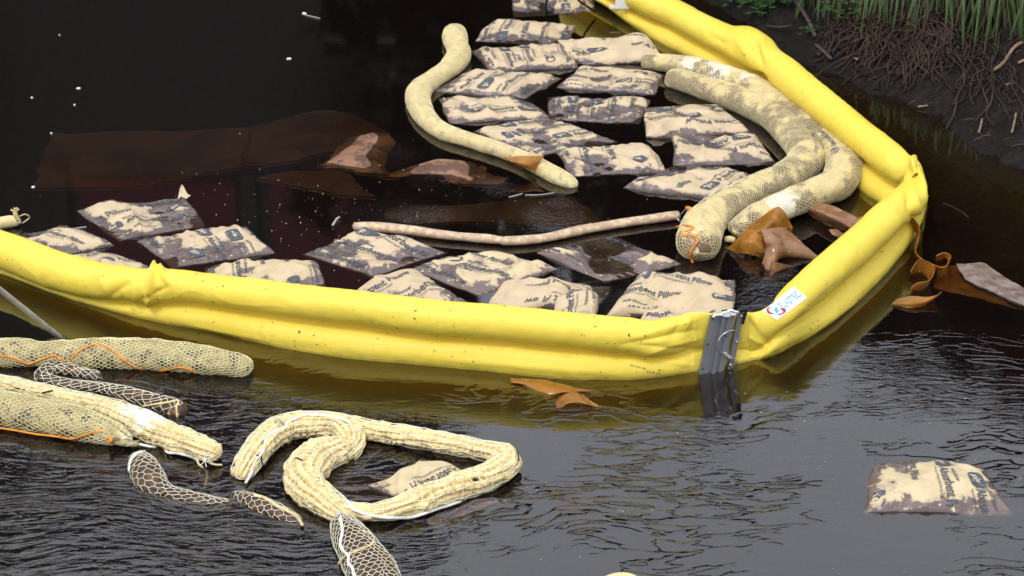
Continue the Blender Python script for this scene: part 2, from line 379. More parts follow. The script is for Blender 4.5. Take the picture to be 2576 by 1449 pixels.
tr = t.n('BsdfTransparent'); tr.inputs['Color'].default_value = (.93, .90, .86, 1)
mx = t.n('MixShader'); t.l(fr.outputs[0], mx.inputs[0]); t.l(tr.outputs[0], mx.inputs[1]); t.l(gl.outputs[0], mx.inputs[2])
df = t.n('BsdfDiffuse'); df.inputs['Color'].default_value = (.050, .031, .028, 1); mk = t.n('MixShader'); mk.inputs[0].default_value = .09   # suspended silt and oil
t.l(tr.outputs[0], mk.inputs[1]); t.l(df.outputs[0], mk.inputs[2]); t.l(mk.outputs[0], mx.inputs[1])
t.l(mx.outputs[0], t.out.inputs['Surface'])
va = t.n('VolumeAbsorption'); va.inputs['Color'].default_value = (.72, .60, .12, 1); va.inputs['Density'].default_value = 24
t.l(va.outputs[0], t.out.inputs['Volume']); M['water'] = t.m
x0, x1, y0, y1, zb = -40, 45, -20, 60, -3.0
wv_ = [(x0, y0, zb), (x1, y0, zb), (x1, y1, zb), (x0, y1, zb), (x0, y0, 0), (x1, y0, 0), (x1, y1, 0), (x0, y1, 0)]
tag(mesh('water', np.array(wv_, float), [(0, 3, 2, 1), (4, 5, 6, 7), (0, 1, 5, 4), (1, 2, 6, 5), (2, 3, 7, 6), (3, 0, 4, 7)], M['water'], smooth=False),
    'dark brown rippled water carrying an oily sheen', kind='structure')

# ------------------------------------------------------------------ far side, seen only mirrored in the water: a dark red shed and a row of trees
M['redwall'] = simple('dark_red_boarding', (.10, .006, .009), .6, .4); M['greywall'] = simple('dark_grey_boarding', (.018, .016, .016), .6, .4)
M['darkpost'] = simple('dark_grey_steel_post', (.03, .033, .036), .5, .4)
M['bark'] = simple('dark_bark', (.03, .024, .018), .9, .2)
t = NT('dark_leaves'); n = t.noise(t.pos(), 2.5, 3); c = t.ramp(n, [(.3, (.014, .024, .008)), (.7, (.040, .060, .018))]); t.pbr(c, .55, .3); M['leaf'] = t.m
ws = empty('warehouse', (-5.0, 29, 2.2), 'dark red boarded warehouse mirrored in the still water behind the pads', 'building')
wb = []
wall_c = np.array([-7.4, 31.0, 3.2]); hw = 6.4
mesh('wall', *boxm(wall_c, (hw, 0, 0), (0, 2.0, 0), (0, 0, 9.0)), M['greywall'], ws, smooth=False)
for k in range(5):
    for j in range(4):
        cx_ = wall_c[0] - hw + 1.35 + k * 2.56
        mesh('panel', *boxm((cx_, 28.96, 1.2 + j * 3.9), (1.28, 0, 0), (0, .05, 0), (0, 0, 1.95)), M['greywall'], ws, smooth=False)
for k in (3, 4): mesh('red_panel', *boxm((wall_c[0] - hw + 1.35 + k * 2.56, 28.90, 9.9), (1.05, 0, 0), (0, .04, 0), (0, 0, 1.0)), M['redwall'], ws, smooth=False)  # red wall panels, set high to put red in the water's mirror
for k in range(3, 6):
    mesh('post', *boxm((wall_c[0] - hw + .1 + k * 2.54, 28.88, 9.9), (.10, 0, 0), (0, .06, 0), (0, 0, 1.2)), M['greywall'], ws, smooth=False)
mesh('roof', *boxm((wall_c[0], 31.0, 12.4), (hw + .5, 0, 0), (0, 2.5, 0), (0, 0, .22)), M['darkpost'], ws, smooth=False)
def crown_mesh(seed, R, H, n=5200):
    r = np.random.RandomState(seed); k = 26
    cc = np.stack([r.uniform(-.75, .75, k) * R, r.uniform(-.75, .75, k) * R, (r.uniform(-.42, .42, k)) * H], -1)
    cr2 = r.uniform(.22, .42, k) * R
    i = r.randint(0, k, n); v = r.normal(size=(n, 3)); v /= np.linalg.norm(v, axis=1)[:, None]
    c = cc[i] + v * (cr2[i] * r.uniform(.5, 1.05, n) ** .5)[:, None]
    a = r.normal(size=(n, 3)); a /= np.linalg.norm(a, axis=1)[:, None]; b = np.cross(a, v); b /= np.linalg.norm(b, axis=1)[:, None] + 1e-6
    s = r.uniform(.16, .34, n)[:, None]
    V = np.stack([c - a * s, c + b * s * .6, c + a * s, c - b * s * .6], 1).reshape(-1, 3)
    return V, np.arange(4 * n).reshape(n, 4)
protos = {}
def far_tree(x, y, top, R, var, label):
    g = float(ground_h(np.array([x]), np.array([y]), False)[0])
    e = empty('tree', (x, y, g), label, 'tree', 'trees on the far bank')
    H = (top - g) * .78
    if var not in protos:
        V, F = crown_mesh(40 + var, 3.4, 11.0)
        me = mesh('crown', V, F, M['leaf'], smooth=False); protos[var] = me.data; bpy.data.objects.remove(me)
    o = bpy.data.objects.new('crown', protos[var]); col.objects.link(o); o.parent = e
    o.location = (0, 0, top - g - H / 2); s = R / 3.4; o.scale = (s, s, H / 11.0)
    tk = [(0, 0, -.4, .35), (.1, .05, (top - g) * .3, .27), (-.1, .1, (top - g) * .65, .16), (0, 0, (top - g) * .9, .05)]
    Q = np.array(tk); v, f = cord(Q[:, :3] + np.array([x, y, g]), .24, 8, .8); mesh('trunk', v, f, M['bark'], e)
    limbs = []
    for k in range(5):
        a = k * 1.3 + var; z0 = (top - g) * (.35 + .1 * k)
        limbs.append(cord(np.array([[0, 0, z0], [math.cos(a) * R * .4, math.sin(a) * R * .4, z0 + 1.2], [math.cos(a) * R * .75, math.sin(a) * R * .75, z0 + 1.8]]) + np.array([x, y, g]), .08, 5, .6))
    mesh('branches', *merge(limbs), M['bark'], e)
TT = [(-17, 30, 16.0, 4.4, 'broad dark tree leftmost on the far bank beyond the water'),
      (-12.5, 26.5, 12.2, 4.0, 'tall dark tree standing left of the red warehouse'),
      (.4, 28.5, 7.4, 3.2, 'dark tree against the right end of the red warehouse'),
      (3.9, 26.5, 7.6, 3.0, 'lower dark tree, second to the right of the warehouse'),
      (6.8, 29.5, 9.3, 3.6, 'rounded dark tree, third to the right of the warehouse'),
      (10.5, 27.0, 8.8, 3.4, 'bushy dark tree, fourth to the right of the warehouse'),
      (14.5, 30, 10.5, 4.2, 'dark tree rightmost on the far bank'),
      (8.6, 34, 9.5, 4.4, 'dark tree behind the third and fourth trees right of the warehouse'),
      (2.4, 34, 9.4, 4.4, 'dark tree set back between the two nearest the warehouse'),
      (-10.5, 25.2, 11.0, 3.0, 'slim dark tree in front of the warehouse, left part')]
for k, (x, y, top, R, lab) in enumerate(TT): far_tree(x, y, top, R, k % 3, lab)

# ------------------------------------------------------------------ the yellow containment boom
# stations: tube centre (photo), centre height, radius horizontal / vertical, waterline point of the skirt (photo)
def rp(px, y): return px * mpp(y)
def stn(c, z, rx, rz, w): 
    return np.concatenate([W(*c, z), W(*w, 0), [rx, rz]])
front_tab = [  # x, top y, crease y, waterline y
    (-90, 562, 650, 664), (0, 581, 672, 688), (139, 629, 728, 741), (243, 660, 752, 772), (330, 672, 758, 796), (385, 676, 764, 808),
    (440, 678, 758, 818), (521, 688, 763, 832), (694, 709, 790, 870), (880, 730, 812, 902), (1054, 750, 838, 918), (1228, 766, 852, 934),
    (1401, 783, 868, 953), (1575, 800, 886, 955), (1640, 806, 892, 950)]
front = []
for x, yt, yc_, yw in front_tab:
    P0 = W(x, yw, 0); r = rp((yc_ - yt) / 2, yc_) ; ym = (yt + yc_) / 2
    back = .02 + .35 * (yw - yc_) / 100 * .12                    # tube axis lies this far behind the skirt's waterline
    d = ray(x, ym); tt = (P0[1] + back) / d[1]; z = CAM_H + d[2] * tt
    front.append(np.concatenate([[x * 0 + d[0] * tt, P0[1] + back, max(z, .035)], P0, [r, r]]))
def con(x, yt, yw, rx, px=0):
    P0 = W(x, yw, 0); d = ray(x + px, yt); tt = (P0[1] + .035) / d[1]; zt = CAM_H + d[2] * tt
    rz = .075; return np.concatenate([[d[0] * tt, P0[1] + .035, zt - rz], P0, [rx, rz]])
front += [con(1690, 798, 944, .045, 6), con(1728, 787, 938, .022, 12), con(1772, 788, 932, .008, 22), con(1822, 787, 922, .006, 26), con(1862, 786, 913, .010, 20)]
side_ = [con(1890, 786, 906, .03, 14)]
for (cx_, cy_), (wx_, wy_), k in [((760, 1020), (640, 1330), .75), ((840, 945), (790, 1270), .92), ((960, 835), (960, 1180), 1), ((1120, 695), (1150, 1060), 1), ((1382, 470), (1440, 815), 1),
                      ((1560, 305), (1610, 625), 1), ((1668, 205), (1705, 500), .95), ((1735, 110), (1785, 330), .75)]:
    c = D(6, cx_, cy_); w = D(6, wx_, wy_); r = rp(43 * k, c[1]); side_.append(stn(c, .15 + .02 * (k > .9), r, r, w))
corner = [stn(D(3, 1735, 1300), .16, .040, .085, D(6, 1810, 130))]
back_ = []
for (cx_, cy_), (wx_, wy_), rpx, z in [((1660, 1235), (1560, 1500), 34, .16), ((1560, 1150), (1440, 1440), 40, .16), ((1325, 965), (1150, 1230), 40, .16), ((1120, 795), (950, 1060), 40, .16),
        ((930, 640), (770, 880), 39, .16), ((800, 530), (640, 760), 40, .16), ((700, 450), (560, 660), 38, .16), ((600, 375), (480, 600), 44, .16),
        ((480, 330), (370, 560), 46, .15), ((370, 285), (250, 500), 36, .15), ((150, 175), (40, 385), 34, .15), ((0, 92), (-110, 310), 34, .15)]:
    c = D(3, cx_, cy_); w = D(3, wx_, wy_); back_.append(stn(c, z, rp(rpx, c[1]), rp(rpx, c[1]), w))
for (cx_, cy_), (wx_, wy_) in [((2200, 35), (2020, 175)), ((2020, -60), (1850, 25)), ((1800, -180), (1640, -80)), ((1600, -290), (1430, -190))]:
    c = D(2, cx_, cy_); w = D(2, wx_, wy_); back_.append(stn(c, .15, rp(33, 40), rp(33, 40), w))
SK = .20                                                          # skirt below the water
def boom_verts(stations, step, nth=64, depth=SK, orient=None, disp=None):
    S, u = resample(np.array(stations), step=step)
    Cn, P0, rx, rz = S[:, :3], S[:, 3:6], S[:, 6], S[:, 7]
    T = np.gradient(Cn, axis=0); T[:, 2] = 0; T /= np.linalg.norm(T, axis=1)[:, None]
    N = np.stack([T[:, 1], -T[:, 0], 0 * T[:, 0]], -1)
    sg = np.sign(np.sum(N * (P0 - Cn), axis=1).mean()); N = N * sg     # towards the waterline seen by the camera
    Z = np.array([0, 0, 1.])
    phi = np.radians(np.linspace(-76, 256, nth))                    # from under the front, over the top, to under the back
    prof = []; n = len(S)
    neckF = Cn + N * (rx * np.cos(phi[0]))[:, None] + Z * (rz * np.sin(phi[0]))[:, None]
    ns = 15
    bot = P0 + (P0 - neckF) * .15 * np.array([1, 1, 0]); bot = bot + Z * (-depth)
    fr = []
    for k in range(6): fr.append(bot + (P0 - bot) * (k / 6))
    for k in range(ns):
        s = k / ns; q = P0 + (neckF - P0) * s
        L = np.linalg.norm(neckF - P0, axis=1)
        bul = (np.sin(np.pi * min(1, s * 1.15)) ** 1 * .17 - .26 * math.exp(-((s - .90) / .12) ** 2)) * L * np.clip(rx / .05, 0, 1)
        fr.append(q + N * bul[:, None])
    ring = [Cn + N * (rx * math.cos(a))[:, None] + Z * (rz * math.sin(a))[:, None] for a in phi]
    th = .006; bk = [q - N * th for q in fr[::-1]]
    V = np.stack(fr + ring + bk, 1)                                  # n, m, 3
    return V, u, T, N, Cn, rx, rz, len(fr), len(ring)
def smooth_n(V):
    a = np.gradient(V, axis=0); b = np.gradient(V, axis=1); n = np.cross(b, a); return n / (np.linalg.norm(n, axis=-1)[..., None] + 1e-9)
boom = empty('containment_boom', W(1800, 925), 'long yellow floating boom bent round the pads, with metal connector and white logo sticker', 'boom')
def ridge(d, w): return np.exp(-(d / w) ** 2)
def seg_fold(Sc, ax, ay, bx, by, w, amp):                            # a crease running between two photo points
    a = np.array([ax, ay]); b = np.array([bx, by]); ab = b - a; L2 = ab @ ab
    t = ((Sc - a) @ ab) / L2; tc_ = np.clip(t, 0, 1); q = Sc - (a + tc_[..., None] * ab); d = np.linalg.norm(q, axis=-1)
    return amp * (.35 * ridge(d, w) + .75 * np.exp(-d / (w * .7))) * np.sin(np.pi * np.clip(.1 + .8 * tc_, 0, 1)) 
def boom_part(stations, step, folds, extra=None, nth=64):
    V, u, T, N, Cn, rx, rz, nf, nr = boom_verts(stations, step, nth)
    nrm = smooth_n(V); out = V - Cn[:, None]; sgn = np.sign(np.sum(nrm * out, -1).mean()); nrm = nrm * sgn
    Sc = scr(V); m = V.shape[1]
    front_side = (np.arange(m) < nf + nr * .62)[None, :]
    dsp = .0030 * fbm(V, 5, 3, 2) + .0022 * (np.clip(1 - np.abs(fbm(V * np.array([1., 1, 1.6]), 4.5, 2, 12)) * 3, 0, 1) ** 2) + .0009 * fbm(V, 22, 2, 4)
    for f in folds: dsp = dsp + seg_fold(Sc, *f) * front_side
    if extra is not None: dsp = dsp + extra(V, Sc, u, nf, nr)
    V = V + nrm * dsp[..., None]
    V[..., 2] = np.where((np.arange(m) < nf)[None, :] & (dsp < 0), np.maximum(V[..., 2], -SK - .05), V[..., 2])
    F = gridF(V.shape[0], m, True)
    return mesh('boom_section', V.reshape(-1, 3), F[:, ::-1].copy() if sgn < 0 else F, M['yellow'], boom)
ff = [ # pinch left of the peak
      (391, 652, 372, 770, 8, .042), (391, 655, 425, 715, 9, .022), (352, 690, 270, 752, 12, -.010), (372, 770, 330, 792, 10, -.012),
      (240, 672, 275, 745, 20, .010), (425, 720, 350, 757, 7, -.010), (400, 725, 395, 765, 5, -.007), (330, 700, 345, 790, 6, .006),
      (300, 740, 335, 792, 6, -.006), (430, 770, 560, 790, 12, -.005), (600, 858, 900, 905, 8, .004), (450, 812, 700, 862, 6, .005),
      # gathers towards the connector
      (1760, 800, 1600, 850, 10, .006), (1755, 830, 1560, 868, 9, -.010), (1760, 850, 1570, 905, 10, .009), (1700, 800, 1640, 830, 8, .008),
      (1590, 868, 1760, 880, 9, -.009), (1650, 905, 1750, 920, 7, .005), (1716, 792, 1690, 860, 12, -.010), (1735, 790, 1728, 830, 7, .008), (1750, 790, 1745, 935, 4, .004),
      (1100, 905, 1560, 942, 9, .004), (900, 850, 1500, 905, 10, .003)]
boom_f = boom_part(front, .0065, ff, nth=90)
fs = [(1880, 800, 1960, 900, 9, -.008), (1895, 795, 1915, 850, 10, .012), (1935, 860, 1905, 905, 9, -.010), (1960, 850, 2120, 700, 9, -.006), (1870, 840, 1950, 880, 9, .007),
      (2000, 870, 2180, 740, 8, .006), (1975, 880, 1930, 905, 7, .007), (2285, 560, 2240, 620, 9, -.012), (2300, 480, 2318, 560, 9, .012), (2306, 415, 2322, 520, 8, .030), (2284, 470, 2300, 565, 7, -.022), (2270, 470, 2300, 540, 8, -.008)]
boom_s = boom_part([front[-1]] + side_ + corner, .0065, fs, nth=90)
def wrk(V, Sc, u, nf, nr):
    m = V.shape[1]; j = np.arange(m); ph = (j - nf) / nr
    x = Sc[..., 0]; msk = sst(1990, 2040, x) * (1 - sst(2160, 2230, x)) * ((ph > .0) & (ph < .75))[None, :]
    msk = msk * np.sin(np.pi * np.clip(ph / .75, 0, 1))[None, :]
    s = u[:, None] + .10 * ph[None, :]
    return .0036 * msk * np.sin(s * 2 * np.pi / .052 + 2.6 * vn(V, 5.) + 1.5 * np.sin(s * 9)) * (.6 + .8 * vn(V, 9., 3)) + \
           .014 * np.exp(-((x - 1885) / 26) ** 2 - ((Sc[..., 1] - 84) / 22) ** 2)
fb = [(1893, 82, 1918, 170, 8, -.020), (1918, 95, 1925, 150, 9, .016), (1850, 92, 1900, 175, 14, .010), (1830, 115, 1790, 90, 9, -.008), (1800, 130, 1880, 185, 12, -.012), (1905, 180, 1930, 205, 9, -.014),
      (2296, 396, 2306, 470, 7, .042), (2312, 425, 2250, 470, 7, -.014)]
boom_b = boom_part([side_[-1]] + corner + back_, .008, fb, wrk, nth=80)
BB = bvh(boom_f, boom_s, boom_b)
def hit(B, x, y, fallback=0.0):
    d = ray(x, y); h_, n_, i_, t_ = B.ray_cast(Vector((0, 0, CAM_H)), Vector(d), 60)
    if h_ is None: return W(x, y, fallback), -d
    n_ = np.array(n_); n_ = n_ if n_ @ d < 0 else -n_
    return np.array(h_), n_
def decal(B, corners, nu, nv, off, name, mat, parent):
    a, b, c, d = [np.array(q, float) for q in corners]; V = []                # BL BR TR TL
    for j in range(nv + 1):
        for i in range(nu + 1):
            s, q = i / nu, j / nv; P = (a * (1 - s) + b * s) * (1 - q) + (d * (1 - s) + c * s) * q
            h_, n_ = hit(B, *P); V.append(h_ + n_ * off)
    return mesh(name, V, gridF(nv + 1, nu + 1), mat, parent)
# text outlines from the built-in font, cached as triangles
_tx = {}
def text2d(s, bold=0.0):
    k = (s, bold)
    if k not in _tx:
        cu = bpy.data.curves.new('t', 'FONT'); cu.body = s; cu.resolution_u = 2; cu.offset = bold
        o = bpy.data.objects.new('t', cu); me = o.to_mesh(); me.calc_loop_triangles()
        v = np.array([q.co[:2] for q in me.vertices]); f = np.array([q.vertices[:] for q in me.loop_triangles])
        o.to_mesh_clear(); bpy.data.objects.remove(o); bpy.data.curves.remove(cu)
        v[:, 0] -= v[:, 0].min(); _tx[k] = (v, f)
    return _tx[k]
def flat_on(B, corners, shapes, off, name, mat, parent):
    """2D shapes in a unit box laid over the surface seen in that photo quad"""
    a, b, c, d = [np.array(q, float) for q in corners]; Vs = []
    v, f = merge(shapes)
    for s, q in v[:, :2]:
        P = (a * (1 - s) + b * s) * (1 - q) + (d * (1 - s) + c * s) * q; h_, n_ = hit(B, *P); Vs.append(h_ + n_ * off)
    return mesh(name, Vs, f, mat, parent, smooth=False)
def blob2(pts, wd):                                                # thick 2D stroke
    P, u = resample(np.array([(x, y, 0) for x, y in pts]), n=14); T = np.gradient(P, axis=0); T /= np.linalg.norm(T, axis=1)[:, None]
    N = np.stack([-T[:, 1], T[:, 0], 0 * T[:, 0]], -1); w = wd * np.sin(np.linspace(.25, np.pi - .25, len(P)))[:, None]
    V = np.stack([P - N * w, P + N * w], 1).reshape(-1, 3); return V[:, :2], [tuple(q) for q in gridF(len(P), 2).tolist()]
st_c = [D(6, 748, 1052), D(6, 962, 890), D(6, 868, 812), D(6, 636, 985)]
# rounded sticker
sq = []
for cx_, cy_, a0 in ((.94, .14, -90), (.93, .86, 0), (.03, .97, 90), (.03, .03, 180)):
    rr = .10 if cx_ > .5 else .03
    for a in np.linspace(a0, a0 + 90, 5): sq.append((cx_ + rr * .5 * math.cos(R_(a)), cy_ + rr * math.sin(R_(a))))
sticker = decal(BB, st_c, 16, 8, .0022, 'logo_sticker', M['white'], boom)
v, f = text2d('ELASTEC', .018); w_ = v[:, 0].max(); hgt = .72
vv = np.stack([.36 + v[:, 0] / w_ * .58, .30 + v[:, 1] / .7 * .42], -1)
flat_on(BB, st_c, [(vv, f.tolist())], .0036, 'lettering', M['blue'], sticker)
flat_on(BB, st_c, [blob2([(.20, .78), (.12, .86), (.06, .70), (.07, .52), (.13, .42)], .035)], .0036, 'red_stroke', M['red'], sticker)
flat_on(BB, st_c, [blob2([(.32, .45), (.34, .22), (.28, .12), (.20, .16), (.14, .26)], .045)], .0036, 'red_stroke', M['red'], sticker)
flat_on(BB, st_c, [blob2([(.13, .36), (.19, .36), (.22, .52), (.27, .62), (.32, .60)], .050)], .0036, 'blue_stroke', M['blue'], sticker)
# stamped marks near the connector
v, f = text2d('25114-01-08'); w_ = v[:, 0].max(); vv = np.stack([v[:, 0] / w_, v[:, 1] / .8], -1)
flat_on(BB, [D(5, 2028, 1385), D(5, 2140, 1410), D(5, 2140, 1395), D(5, 2030, 1368)], [(vv, f.tolist())], .0015, 'stamped_numbers', M['print'], boom)
v, f = text2d('12-8-05'); w_ = v[:, 0].max(); vv = np.stack([v[:, 0] / w_, v[:, 1] / .8], -1)
flat_on(BB, [D(5, 2150, 1432), D(5, 2250, 1445), D(5, 2250, 1428), D(5, 2155, 1412)], [(vv, f.tolist())], .0015, 'stamped_numbers', M['print'], boom)

# aluminium connector (zoom of photo region 2700..3100, 1180..1520, 4.262 per source pixel)
def K(x, y): return ((2700 + x / 4.2625) / 1.59006, (1180 + y / 4.2625) / 1.59006)
conn = empty('tmp', (0, 0, 0), 'x', 'x'); bpy.data.objects.remove(conn)
wlA = W(*K(400, 1285)); wlB = W(*K(1000, 1160))
dirc = wlB - wlA; dirc /= np.linalg.norm(dirc); outn = np.array([dirc[1], -dirc[0], 0])
if outn[1] > 0: outn = -outn
def onplane(x, y, off=0.0):                                         # point of the connector's upright, slightly raked plane
    d = ray(*K(x, y)); o = np.array([0, 0, CAM_H]); pn = outn * math.cos(R_(7)) + np.array([0, 0, 1]) * math.sin(R_(7))
    p0 = wlA + outn * .020; t = ((p0 - o) @ pn) / (d @ pn); return o + d * t + pn * off
def slab(name, quad, o0, o1, mat, parent, ext=.12):
    """plate between photo points BL BR TR TL, carried on below the water by ext metres"""
    BL, BR, TR, TL = quad; f_ = [onplane(*q, o1) for q in (BL, BR, TR, TL)]; b_ = [onplane(*q, o0) for q in (BL, BR, TR, TL)]
    for a in (f_, b_):
        dl = (a[0] - a[3]); dl /= np.linalg.norm(dl); dr = (a[1] - a[2]); dr /= np.linalg.norm(dr); a[0] = a[0] + dl * ext; a[1] = a[1] + dr * ext
    return mesh(name, f_ + b_, [(0, 1, 2, 3), (7, 6, 5, 4), (0, 4, 5, 1), (1, 5, 6, 2), (2, 6, 7, 3), (3, 7, 4, 0)], mat, parent, smooth=False)
pl1 = slab('connector_plate', [(405, 1270), (600, 1262), (775, 325), (592, 345)], .000, .010, M['alu'], boom)
slab('raised_rib', [(592, 1262), (640, 1262), (815, 300), (770, 320)], .004, .024, M['alu'], pl1)
slab('raised_rib', [(640, 1262), (700, 1250), (870, 300), (815, 300)], .004, .016, M['alu'], pl1)
slab('hinge_edge', [(700, 1235), (805, 1205), (980, 295), (870, 300)], .003, .020, M['alu'], pl1)
pl2 = slab('clamp_bar', [(885, 1200), (985, 1160), (1150, 262), (1062, 268)], .000, .012, M['alu'], boom)
for x, y in ((628, 388), (537, 825), (452, 1243), (830, 665)):
    v, f = discm(onplane(x, y, .010 if x < 700 else .020), outn, .0042, .003); mesh('rivet', v, f, M['darkpost'], pl1)
for x, y in ((1105, 340), (1018, 780), (915, 1170)):
    v, f = discm(onplane(x, y, .012), outn, .0065, .007, 12); mesh('bolt', v, f, M['steel'], pl2)
v, f = merge([boxm(onplane(1040, 735, .016), (onplane(1090, 690, 0) - onplane(1000, 775, 0)) / 2, (onplane(1040, 735, 0) - onplane(1020, 715, 0)) * .55, outn * .002)])
mesh('bracket', v, f, M['steel'], pl2, smooth=False)
loop = [onplane(*q, o) for q, o in [((1045, 660), .02), ((985, 590), .03), ((900, 550), .035), ((800, 580), .035), ((710, 670), .03), ((662, 800), .03), ((700, 915), .03), ((790, 990), .03), ((880, 1040), .03), ((960, 1100), .025), ((1050, 1155), .02)]]
mesh('wire_loop', *cord(loop, .0022, 6), M['steel'], pl2)
loop = [onplane(*q, .028) for q in [(830, 1000), (900, 1025), (970, 1060), (1020, 1110), (1050, 1155)]]
mesh('wire_loop', *cord(loop, .0015, 6), M['steel'], pl2)
coil = []
a0 = onplane(765, 915, .034); a1 = onplane(875, 1020, .034); ax = (a1 - a0); e1 = np.cross(ax, outn); e1 /= np.linalg.norm(e1)
for k in range(64):
    s = k / 63; a = s * 2 * np.pi * 6; coil.append(a0 + ax * s + .006 * (math.cos(a) * e1 + math.sin(a) * outn))
mesh('spring', *cord(coil, .0014, 5, .002), M['steel'], pl2)
# the extrusion's pale end seen from above: interlocking hooks
bkv = -outn * .04
def topc(pts): 
    return [onplane(x, y, .026) for x, y in pts]
hooks = [[(598, 345), (612, 315), (660, 300), (735, 297), (765, 262), (850, 250), (850, 232), (915, 225), (970, 250), (1030, 248)],
         [(735, 297), (800, 322), (880, 322)], [(800, 320), (850, 300), (960, 296), (985, 258), (960, 245)], [(790, 300), (820, 268), (870, 258), (880, 285), (905, 285), (915, 260)]]
mesh('interlocking_profile', *merge([cord(topc(h_), .0055, 5, .004) for h_ in hooks]), M['alu_bright'], pl1)
mesh('profile_infill', *boxm(onplane(870, 272, .004), (onplane(940, 268, 0) - onplane(800, 276, 0)) / 2, (onplane(870, 255, 0) - onplane(870, 290, 0)) / 2, outn * .006), M['black'], pl1, smooth=False)
mesh('black_strap', *merge([cord([onplane(1030, 232, .02), onplane(1080, 212, .024), onplane(1140, 205, .026), onplane(1175, 215, .024)], .0105, 8, .004),
                            cord([onplane(1175, 212, .022), onplane(1160, 290, .018), onplane(1140, 380, .016), onplane(1122, 470, .012)], .006, 6, .006)]), M['black'], boom)
# white plastic end piece and black line on the far stretch of boom
v, f = merge([boxm(hit(BB, *D(2, 1975, 22))[0] + np.array([0, -.01, .015]), (.036, .0, 0), (0, .02, .01), (0, 0, .024)), boxm(hit(BB, *D(2, 1960, 40))[0] + np.array([0, -.02, .0]), (.055, 0, 0), (0, .02, 0), (0, 0, .004))])
mesh('white_cap', v, f, M['white'], boom, smooth=False)

